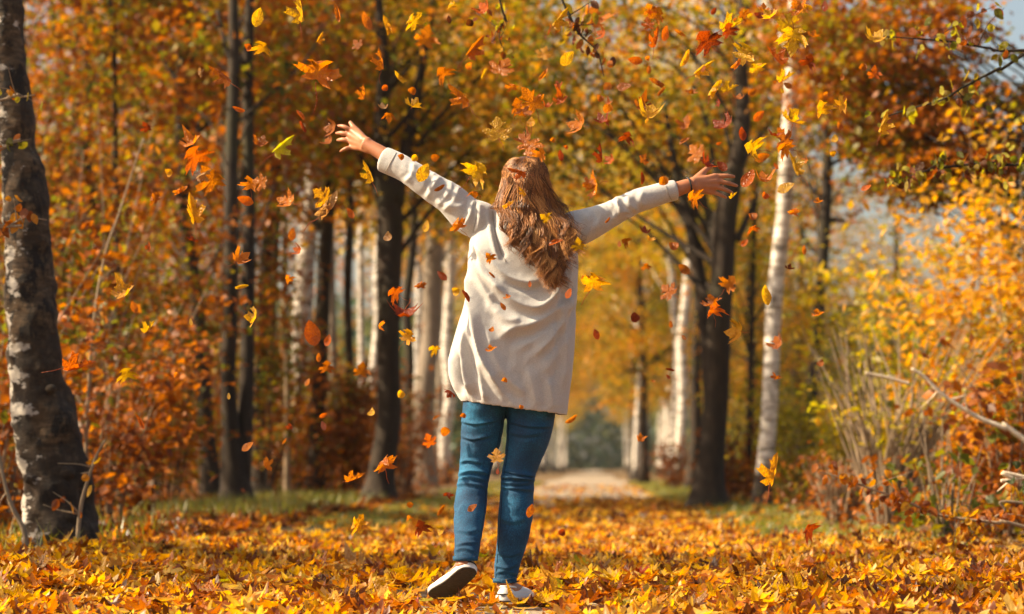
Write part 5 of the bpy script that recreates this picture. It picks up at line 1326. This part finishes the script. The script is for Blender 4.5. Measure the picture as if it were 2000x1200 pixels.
# ------------------------------------------------------------------ grass on the verges
def grass(name, label, n, rng, place_fn, h, mat):
    x, y = place_fn(n); n = len(x); z = ground_z(x, y)
    a = rng.uniform(0, 6.28, n); H_ = h * rng.uniform(.4, 1.3, n); w_ = rng.uniform(.003, .006, n); ln = rng.uniform(.1, .7, n) * H_
    ca, sa = np.cos(a), np.sin(a); b_ = a + rng.normal(size=n)
    P0 = np.stack([x - ca * w_, y - sa * w_, z], -1); P1 = np.stack([x + ca * w_, y + sa * w_, z], -1)
    M0 = np.stack([x - ca * w_ * .8 + np.cos(b_) * ln * .3, y - sa * w_ * .8 + np.sin(b_) * ln * .3, z + H_ * .55], -1); M1 = M0 + np.stack([ca, sa, 0 * ca], -1) * (w_ * 1.6)[:, None]
    T_ = np.stack([x + np.cos(b_) * ln, y + np.sin(b_) * ln, z + H_], -1)
    V = np.stack([P0, P1, M1, M0, T_], 1).reshape(-1, 3); i = np.arange(n)[:, None] * 5
    F4 = i + np.array([[0, 1, 2, 3]]); F3 = i + np.array([[3, 2, 4]])
    o = link(name, mesh_np(name, V, [F4, F3], mat)); tag(o, label, None, None, "stuff")
M_grass = foliage_mat("grass_blades", [(0, (0.07, 0.10, 0.012)), (.4, (0.17, 0.19, 0.02)), (.75, (0.30, 0.26, 0.035)), (1, (0.38, 0.26, 0.08))], .4, .05, .9)
rng = np.random.RandomState(71)
def verge(side, y0, y1, d0, d1, pw=1.0):
    def f(n):
        y = y0 + (y1 - y0) * rng.uniform(0, 1, n) ** pw; d = d0 + (d1 - d0) * rng.uniform(0, 1, n)
        x = path_x(y) + side * d
        m = vnoise(np.stack([x * 1.1, y * .6, 0 * x], -1), 44) + .25 > rng.uniform(-.6, .7, n)
        if side < 0: m &= ~((y < 19) & (d > 1.75) & (rng.uniform(0, 1, n) < .75))
        return x[m], y[m]
    return f
grass("grass", "short green and straw grass along the left verge", 30000, rng, verge(-1, 12.8, 75, 1.3, 2.5, 1.15), .06, M_grass)
grass("grass", "short green and straw grass along the right verge", 34000, rng, verge(1, 13.5, 75, 1.3, 2.4, 1.1), .065, M_grass)
grass("dry_grass", "taller dry grass at the foot of the left thicket", 9000, rng, verge(-1, 12.0, 32, 2.3, 3.6, 1.3), .16, M_grass)

# ------------------------------------------------------------------ branches with their own leaves
TW_O = [ORG, GOLD, RUST, YEL]; TW_G = [OLV, GRN, LIM, RUST]
twig("branch", "bare sunlit pale branch slanting through the golden bush", [(2010, 866, 11, 0), (1965, 838, 10, 0), (1915, 818, 9, 0), (1868, 790, 8, 0), (1835, 766, 7, 0), (1805, 736, 7, 0), (1780, 720, 6, 0)], 14.5, TW_O, 0, .06, 1, M_bare)
twig("branch", "thin dead branch end just above the bare pale branch", [(1775, 750, 7, 0), (1735, 738, 6, 0), (1690, 728, 4, 0)], 16, TW_O, 0, .06, 2, M_bare)
twig("twig", "orange-leaved beech twig reaching in low over the coppiced shrub", [(2020, 1034, 8, 0), (1950, 1022, 7, 0), (1880, 1014, 6, 0), (1820, 1002, 6, 0), (1760, 975, 5, 0), (1700, 955, 4, 0), (1650, 935, 3, 0), (1600, 922, 2, 0)], 11.5, TW_O, 95, .055, 3, spread=.11)
twig("twig", "bare dark twig lying along the bank at the lower right corner", [(2010, 1132, 7, 0), (1960, 1143, 6, 0), (1905, 1158, 5, 0), (1880, 1168, 3, 0)], 11, TW_O, 14, .05, 4)
twig("twig", "broken whitish twig stub with two green maple-like leaves", [(2010, 935, 9, 0), (1985, 938, 9, 0), (1955, 940, 8, 0)], 11.5, [GRN, DGR, OLV], 8, .08, 5, M_bare, spread=.18)
twig("twig", "orange leafy twig at the right edge under the broken stub", [(2015, 985, 7, 0), (1960, 1000, 5, 0), (1910, 1040, 4, 0), (1870, 1075, 3, 0)], 12, TW_O, 60, .055, 6, spread=.13)
twig("branch", "long thin branch arching in from the upper right with olive leaves", [(2015, 95, 7, 0), (1950, 135, 6, 0), (1890, 165, 5, 0), (1840, 195, 4, 0), (1780, 212, 3, 0), (1720, 232, 2, 0)], 11, TW_G, 42, .05, 7, M_bark, spread=.14)
twig("branch", "dark thin branch running level along the upper right", [(2015, 98, 6, 0), (1930, 94, 5, 0), (1860, 82, 4, 0), (1790, 76, 3, 0), (1700, 70, 2, 0)], 11, TW_G, 55, .05, 8, M_bark, spread=.16)
twig("branch", "drooping leafy branch hanging level under the brown canopy", [(2030, 320, 7, 0), (1960, 318, 6, 0), (1890, 322, 5, 0), (1820, 332, 4, 0), (1770, 345, 3, 0), (1735, 362, 2, 0)], 11.5, [OLV, GRN, BRN, RUST, LIM], 130, .055, 9, M_bark, spread=.14)
twig("twig", "short twig of green and orange beech leaves across the birch near its top", [(-12, 200, 6, 0), (15, 190, 5, 0), (40, 190, 4, 0), (68, 186, 2, 0)], 11, [LIM, ORG, OLV, GOLD], 9, .055, 10, spread=.08)
twig("twig", "twig of orange leaves crossing the leaning birch at mid height", [(-12, 445, 6, 0), (20, 440, 5, 0), (50, 425, 4, 0), (92, 430, 2, 0)], 11, [ORG, RUST, GOLD], 15, .06, 11, spread=.10)
twig("twig", "twig with green-yellow leaves on the shaded flank of the birch", [(-12, 300, 6, 0), (10, 285, 4, 0), (40, 272, 3, 0)], 11, [LIM, GRN, ORG], 10, .06, 12, spread=.10)
twig("twig", "hanging twig of rusty leaves behind the tossed leaves above her head", [(1090, -20, 5, 0), (1110, 25, 5, 0), (1130, 65, 4, 0), (1165, 100, 3, 0), (1180, 150, 2, 0)], 11, [RUST, BRN, OLV, ORG], 46, .05, 13, M_bark, spread=.15)
twig("twig", "hanging birch twig with small yellow leaves at the top edge", [(970, -20, 4, 0), (985, 30, 3, 0), (975, 70, 2, 0), (985, 100, 1.5, 0)], 11, [YEL, LIM, OLV, RUST], 34, .035, 14, M_bark, spread=.10)
twig("sapling", "spindly sapling with a few yellow leaves right of the leaning birch", [(165, 1010, 9, 0), (170, 820, 7, 0), (182, 640, 6, 0), (205, 500, 5, 0), (235, 410, 4, 0), (280, 270, 3, 0)], 15.5, [YEL, GOLD, OLV, ORG], 34, .06, 15, spread=.3, cat="sapling")
twig("sapling", "bare bent sapling rising at the foot of the leaning birch's outer side", [(55, 1110, 14, 0), (48, 1040, 11, 0), (20, 980, 9, 0), (0, 900, 7, 0), (-10, 820, 5, 0)], 12.2, TW_O, 0, .06, 16, cat="sapling")
twig("sapling", "thin stem sprouting before the birch's knotty foot", [(150, 1070, 10, 0), (160, 980, 8, 0), (185, 900, 6, 0), (205, 860, 4, 0)], 12.1, TW_O, 8, .06, 17, cat="sapling", spread=.15)
# ------------------------------------------------------------------ leaves in the air, one by one
COLR = dict(y=("yellow", YEL), g=("golden", (0.66, 0.33, 0.03)), o=("orange", (0.58, 0.19, 0.015)), r=("red-orange", (0.52, 0.12, 0.012)), u=("rust-brown", (0.38, 0.12, 0.02)), d=("dark red", (0.27, 0.05, 0.014)), t=("tan", TAN), l=("yellow-green", (0.50, 0.46, 0.06)), b=("dark brown", (0.10, 0.035, 0.014)))
FORM = dict(M=("maple leaf", "maple", ['flat', 'tips'], 30, .74), m=("curled maple leaf", "maple", ['tips', 'cup', 'twist'], 50, .70), F=("edge-on maple leaf", "maple", ['cup', 'twist'], 76, .68), C=("rolled-up leaf", "maple", ['roll'], 25, 1.0), D=("folded maple leaf", "maple", ['fold'], 35, .85), O=("oval leaf", "oval", ['flat', 'cup'], 35, .95), c=("thin curled leaf", "oval", ['roll', 'twist'], 40, .95))
# x, y, size px, form, colour, angle of its long axis (0 = up, positive = to the left), distance shift
FALL = """430,148,62,D,u,55|390,143,24,m,t,70|468,214,28,c,r,70|485,93,26,c,r,10|502,37,42,O,y,-15|285,248,28,M,d,20|372,275,46,m,o,10|380,306,72,m,r,40|410,348,74,M,o,60|400,341,44,D,t,-60|330,338,28,c,g,5|352,372,30,C,o,-60|378,408,72,D,g,10|488,358,40,m,o,30|482,392,36,O,r,70|300,388,36,m,u,60|375,468,26,F,d,70|473,503,46,M,o,-40|290,482,24,m,r,60|470,560,30,c,y,-75|240,568,50,m,g,-20
582,18,66,D,y,10|512,92,46,m,g,0|660,28,42,c,u,10|716,44,40,O,u,20|757,50,38,C,g,20|805,40,50,m,y,80|832,72,58,M,o,0,4|880,10,28,m,y,0|877,40,18,O,b,10|918,45,26,c,b,70|943,14,42,m,r,10|930,92,62,D,u,-40|982,130,62,M,o,-20|622,134,96,m,o,-10|626,74,28,D,g,-30|697,86,30,M,u,40|742,116,52,D,o,10|781,152,30,C,y,40|708,180,36,D,o,0|752,172,22,c,r,0|810,204,46,m,y,-50|806,178,28,c,u,35|748,208,22,m,t,0|760,229,30,F,u,85|896,186,66,D,o,50|865,144,50,m,u,60|916,130,26,c,o,-10|945,145,26,c,y,-25|1000,168,32,m,o,0|554,285,62,D,l,-50|592,250,28,c,d,30|588,226,26,c,r,40|645,250,40,m,u,80|640,274,30,m,u,60|510,276,34,m,u,-30|507,356,42,M,o,70|557,392,46,m,o,70|628,384,56,M,g,40|641,402,62,C,t,-35|718,337,52,D,y,25|825,340,44,O,y,-30|857,368,26,c,u,-60|784,307,22,c,u,20|810,309,24,c,y,20|850,308,28,c,u,-45|932,334,66,m,y,-60|972,252,68,M,y,-15|928,379,32,F,u,80|686,418,26,O,r,30|832,444,26,O,y,-15|757,463,32,c,t,-50|892,438,42,m,o,50|956,503,30,M,o,60|962,538,18,c,u,45|865,540,28,O,d,50|820,556,28,m,u,20|911,580,30,c,d,30|770,572,42,m,r,80|745,634,24,m,o,-30|890,570,28,c,y,10|570,460,28,O,u,-10|580,488,26,m,r,60|563,545,24,m,o,30
1096,36,56,D,y,-40|1160,30,66,M,o,-10,3|1106,116,40,O,y,-45|1062,104,40,M,g,-30,3|1060,148,32,c,o,-40|1270,18,30,m,o,0|1284,28,42,m,o,-20|1266,46,34,M,r,10|1280,74,50,D,r,-10|1298,68,34,O,r,-10|1380,78,64,m,d,30|1368,84,30,c,o,35|1432,46,64,D,y,-60|1424,58,40,m,d,40|1455,100,58,m,y,-20|1441,124,32,C,o,-40|1330,65,28,c,o,55|1337,116,40,c,g,-25|1375,134,56,D,y,-55|1396,174,40,C,y,-35|1425,172,40,D,y,-65|1243,118,32,O,r,80|1267,138,18,O,u,0|1284,162,34,C,u,60|1290,180,26,c,u,-40|1216,170,32,O,u,-75|1174,65,30,m,r,60|1265,114,18,c,o,-20|1088,170,30,m,r,80|1036,196,72,M,o,20|1012,208,46,m,u,40|1094,192,34,M,r,20|1070,205,22,m,r,-30|1036,240,34,c,g,-60|1020,222,44,F,u,88|1036,290,64,M,o,170|1022,268,40,m,u,60|1056,300,34,m,o,-20|1080,274,18,c,o,50|1126,244,52,m,o,60|1175,232,34,m,d,40|1187,212,32,c,o,-80|1172,192,26,c,u,65|1224,268,36,m,d,10|1270,216,54,m,y,20|1256,202,44,M,u,-10|1410,242,50,m,d,75|1450,264,30,O,d,10|1480,228,30,O,r,-45|1443,190,26,m,u,-30|1350,180,30,F,u,80|1340,238,40,M,u,-20,2.5|1172,300,44,D,d,5|1190,312,26,m,r,30|1095,306,24,O,d,10|1106,288,16,c,r,20|1258,311,30,M,u,0|1335,276,26,c,u,-60|1380,318,48,m,d,80|1358,298,52,M,o,30,2.5|1412,326,28,O,d,50|1470,290,56,m,y,75|1486,308,34,O,u,-70|1460,352,44,O,r,-35|1492,345,44,m,o,-10|1495,382,26,c,r,45|1156,360,58,m,o,85|1148,352,28,m,u,0|1254,350,28,c,d,0|1296,354,32,c,o,85|1355,386,46,m,o,60|1432,382,22,D,y,-45|1186,431,16,c,u,-40|1259,450,26,m,d,-10|1270,468,24,F,g,70|1222,472,28,m,o,60|1210,478,14,O,u,0|1315,480,34,c,u,80|1470,422,30,c,u,85|1470,447,34,F,r,-75|1453,476,20,O,r,-45|1338,527,30,O,u,50|1304,568,48,M,u,80,1.5|1262,520,24,F,u,-85|1165,548,70,m,g,-15|1142,548,30,m,u,40|1110,575,24,O,r,-20|1425,553,42,m,o,-30|1390,588,44,m,u,10|1496,580,44,O,y,10|1020,374,26,D,g,40|1064,426,30,M,y,40|992,400,24,C,g,-55|1010,336,44,D,r,75|1083,474,32,c,r,-70|1035,556,14,O,r,0
1543,45,66,M,y,10,2|1560,12,50,m,o,80|1548,80,72,M,y,-170|1517,108,56,D,r,40|1580,120,40,m,d,-10|1535,150,44,D,y,-60|1540,168,20,O,u,60|1528,178,14,O,y,20|1590,68,30,m,o,10|1611,14,24,O,d,0|1570,14,40,F,g,75|1500,30,44,F,y,-60|1490,16,30,m,o,-20|1465,32,22,c,y,-15|1486,32,28,O,d,70|1712,72,48,m,y,-70|1708,142,34,M,r,-10|1686,132,26,c,u,55|1728,240,54,D,y,-20|1605,212,44,m,g,40|1648,204,42,m,g,-60|1550,230,58,m,y,-20|1530,270,62,M,u,20|1512,262,36,F,d,70|1553,320,58,D,y,20|1532,290,46,m,o,85|1532,368,40,O,y,-60|1550,412,30,m,o,10|1630,272,26,c,y,-45|1627,300,22,c,g,-35|1598,393,22,m,o,0|1690,368,24,O,r,-65|1640,246,28,c,u,50|1645,152,16,O,u,0|1543,523,24,m,b,10|1570,490,20,O,u,0|1480,130,44,m,y,10|1468,180,22,O,u,-60|1440,36,24,c,r,-60|1452,30,30,m,u,80
290,638,38,D,y,-40|152,712,70,D,r,-75|247,730,48,m,y,20|276,826,36,c,r,25|373,630,16,O,y,10|492,620,46,m,y,85|345,733,22,c,o,45|482,874,30,O,o,-55|447,775,14,O,y,0|262,602,26,O,u,20|610,655,56,O,r,15|640,667,26,O,r,-20|638,716,34,m,u,20|622,700,20,O,u,0|600,748,18,O,o,-30|790,610,76,F,d,85|797,655,44,M,g,-10|847,682,28,m,y,85|706,722,40,M,o,0,3|783,770,28,c,y,45|725,806,30,c,y,-60|630,812,18,O,r,-60|632,833,20,O,d,20|566,833,16,m,d,0|555,863,16,c,o,-40|520,908,34,m,o,60|750,905,58,m,o,10|692,932,46,D,o,-65|838,860,38,M,r,20|870,843,32,c,o,-60|851,816,18,c,o,-60|878,768,32,F,d,55|905,812,20,c,u,50|875,965,26,m,d,-20|860,998,28,c,o,-30|801,986,22,c,o,-40|799,1011,18,m,o,60|823,1030,42,m,d,0|859,1036,34,c,y,0|696,1024,52,m,g,75|970,890,40,M,g,-30|921,993,24,O,u,-50|960,644,20,c,o,-75|959,681,26,F,o,-75|986,743,20,c,o,60|990,580,18,m,o,-10|983,600,20,O,u,30|1018,795,16,c,o,60|972,922,14,O,d,0
1240,620,34,c,d,45|1165,655,24,O,d,15|1310,635,16,O,u,0|1310,722,20,c,d,75|1306,737,12,O,d,40|1251,855,24,M,o,10|1114,820,30,c,o,-55|1395,604,42,m,r,-10|1435,648,52,m,g,75|1035,1000,30,O,u,-20|1098,1040,24,c,d,0|1276,745,10,O,o,80|1508,918,76,D,g,-10|1580,1036,56,m,d,70|1517,667,40,m,u,10|1517,738,28,F,u,88|1597,612,30,F,o,-80|1602,710,26,c,u,-70|1336,660,14,O,u,40|1130,478,36,M,y,10"""
EXTRA = [(x_, y_) for x_, y_ in zip(RS.uniform(1180, 1640, 26), RS.uniform(5, 330, 26))] + [(x_, y_) for x_, y_ in zip(RS.uniform(480, 1120, 20), RS.uniform(5, 420, 20))]
EXTRA = [(x_, y_) for x_, y_ in EXTRA if not (640 < x_ < 770 and 230 < y_ < 330) and not (1310 < x_ < 1450 and 310 < y_ < 400)]

items = []
for part in FALL.replace("\n", "|").split("|"):
    f = part.split(",")
    items.append((float(f[0]), float(f[1]), float(f[2]), f[3], f[4], float(f[5]), float(f[6]) if len(f) > 6 else None))
for x_, y_ in EXTRA[:300 - len(items)]:
    items.append((x_, y_, RS.uniform(11, 21), "cOmc"[RS.randint(4)], "uordgu"[RS.randint(6)], RS.uniform(-90, 90), None))

LAND = [("the woman's left hand", 695, 272, 60), ("her right hand", 1388, 352, 60), ("the crown of her head", 1025, 345, 55), ("her hanging hair", 1035, 470, 60), ("her left sleeve", 850, 365, 75), ("her right sleeve", 1220, 408, 75), ("the back of her jumper", 1010, 600, 80), ("the jumper hem", 1000, 760, 80), ("her left calf", 912, 985, 55), ("her right calf", 1008, 985, 55), ("her thighs", 990, 860, 50),
        ("the leaning dark birch", 90, 620, 120), ("the slim white birch stem", 1520, 560, 90), ("the white birch's upper stem", 1545, 170, 90), ("the dark double trunk", 1405, 700, 90), ("the stout forked trunk", 755, 600, 90), ("the forked trunk's foot", 740, 930, 90), ("the half-hidden white birch", 592, 620, 90), ("the twin dark trunks", 465, 300, 110), ("the lower twin trunks", 465, 800, 110), ("the knotted dark trunk", 372, 420, 90), ("the pale grey trunk", 840, 780, 70),
        ("the far end of the path", 1165, 880, 120), ("the coppiced shrub", 1720, 950, 110), ("the top edge over her head", 1030, 40, 130), ("the top edge over her left hand", 720, 40, 130), ("the top edge over her right hand", 1370, 50, 130), ("the upper right canopy", 1720, 150, 120), ("the bent-bough trunk", 1600, 420, 90), ("the golden bush", 1850, 560, 150), ("the sky gap above her head", 1040, 210, 90), ("the leaves over her right arm", 1220, 230, 110), ("the birch's knotty foot", 120, 950, 110), ("the foliage beyond her left hand", 590, 260, 80), ("the foliage over her left arm", 840, 200, 110)]
def where(x_, y_):
    b_ = min(LAND, key=lambda l: math.hypot((x_ - l[1]), (y_ - l[2])) / l[3])
    dx, dy = x_ - b_[1], y_ - b_[2]
    if math.hypot(dx, dy) < b_[3] * .42: return "in front of " + b_[0]
    if abs(dx) > abs(dy): return ("right of " if dx > 0 else "left of ") + b_[0]
    return ("below " if dy > 0 else "above ") + b_[0]
def size_word(s): return "tiny" if s < 20 else "small" if s < 32 else "mid-sized" if s < 50 else "large"
labels = []
for it in items: labels.append(f"{size_word(it[2])} {COLR[it[4]][0]} {FORM[it[3]][0]} falling {where(it[0], it[1])}")
from collections import defaultdict
def clash():
    d = defaultdict(list)
    for k_, l_ in enumerate(labels): d[l_].append(k_)
    return {l_: v_ for l_, v_ in d.items() if len(v_) > 1}
ORD = {2: ["higher", "lower"], 3: ["highest", "middle", "lowest"]}
for l_, v_ in clash().items():
    v_.sort(key=lambda k_: items[k_][1]); n_ = len(v_)
    names = ORD.get(n_) or (["highest"] + [["second", "third", "fourth", "fifth", "sixth", "seventh"][q] + " highest" for q in range(n_ - 2)] + ["lowest"])
    for nm, k_ in zip(names, v_): labels[k_] = nm + " " + l_
import re
labels = [l_ if len(re.findall(r"[A-Za-z']+", l_)) <= 16 else l_.replace(" falling", "").replace("mid-sized ", "") for l_ in labels]
frng = np.random.RandomState(99)
def in_figure(x_, y_):
    return (870 < x_ < 1130 and 310 < y_ < 1180) or (640 < x_ < 960 and 240 < y_ < 480 and abs(y_ - (300 + (x_ - 748) * .62)) < 60) or (1110 < x_ < 1450 and abs(y_ - (440 - (x_ - 1115) * .33)) < 55)
for it, lb in zip(items, labels):
    x_, y_, s_, fm, cl, ang, dz = it
    nm, kind, curls, tilt, k_ = FORM[fm]
    if dz is not None: Yd = 8.9 + dz
    elif in_figure(x_, y_): Yd = frng.uniform(8.42, 8.56)
    elif (x_ < 560 and y_ > 60) or x_ > 1660: Yd = frng.uniform(8.2, 10.2)
    else: Yd = 8.85 + np.clip(frng.normal() * .7, -1.3, 1.8)
    cu = curls[frng.randint(len(curls))]
    me = (MAPLE if kind == "maple" else OVAL_M)[cu]; me = me[frng.randint(len(me))]
    size = s_ / FPX * Yd * k_ * (1.08 if fm in 'mF' else .94)
    size = size / (0.95 if kind == "oval" else 1.0)
    R = Euler((0, 0, 0)).to_matrix()
    tl = rad(tilt) * frng.uniform(.6, 1.15) * (1 if frng.rand() < .5 else -1)
    spin = rad(ang) if fm in "CDOcF" else rad(ang) + frng.normal() * .3
    if fm == "F":      # edge-on: its width lies along the given axis
        Rl = Matrix.Rotation(tl, 3, 'X'); spin = rad(ang + 90)
    elif fm in "CDOc": Rl = Matrix.Rotation(tl, 3, 'Y')
    else: Rl = Matrix.Rotation(tl, 3, 'X') @ Matrix.Rotation(frng.normal() * .35, 3, 'Y')
    Rm = Matrix.Rotation(-spin, 3, 'Y') @ Matrix.Rotation(rad(90), 3, 'X') @ Rl
    o = link("falling_leaf", me, loc=W(x_, y_, Yd), scale=size)
    o.rotation_mode = 'QUATERNION'; o.rotation_quaternion = Rm.to_quaternion()
    c = np.array(COLR[cl][1]) * frng.uniform(.85, 1.12); o.color = (*np.clip(c, 0, 1), 1)
    tag(o, lb, "leaf", "leaves tossed in the air around the woman")
    if s_ >= 40 and kind == "maple":
        st = link("stalk", STALKS[frng.randint(3)], o); st.color = (.34, .10, .03, 1)
# ------------------------------------------------------------------ the autumn air
hz = Geo()
x0, x1, y0, y1, z0, z1 = -910, 910, -160, 1510, -1.2, 30
hz.add([(x0, y0, z0), (x1, y0, z0), (x1, y1, z0), (x0, y1, z0), (x0, y0, z1), (x1, y0, z1), (x1, y1, z1), (x0, y1, z1)],
       [[0, 3, 2, 1], [4, 5, 6, 7], [0, 1, 5, 4], [1, 2, 6, 5], [2, 3, 7, 6], [3, 0, 4, 7]])
m, nt, out = new_mat("haze")
v = N(nt, "ShaderNodeVolumePrincipled", Density=0.0002, Anisotropy=0.3); v.inputs["Color"].default_value = (0.95, 0.93, 0.90, 1)
nt.links.new(v.outputs[0], out.inputs["Volume"])
o = link("haze", hz.mesh("haze", m, False)); tag(o, "thin pale autumn haze down the avenue", None, None, "stuff")
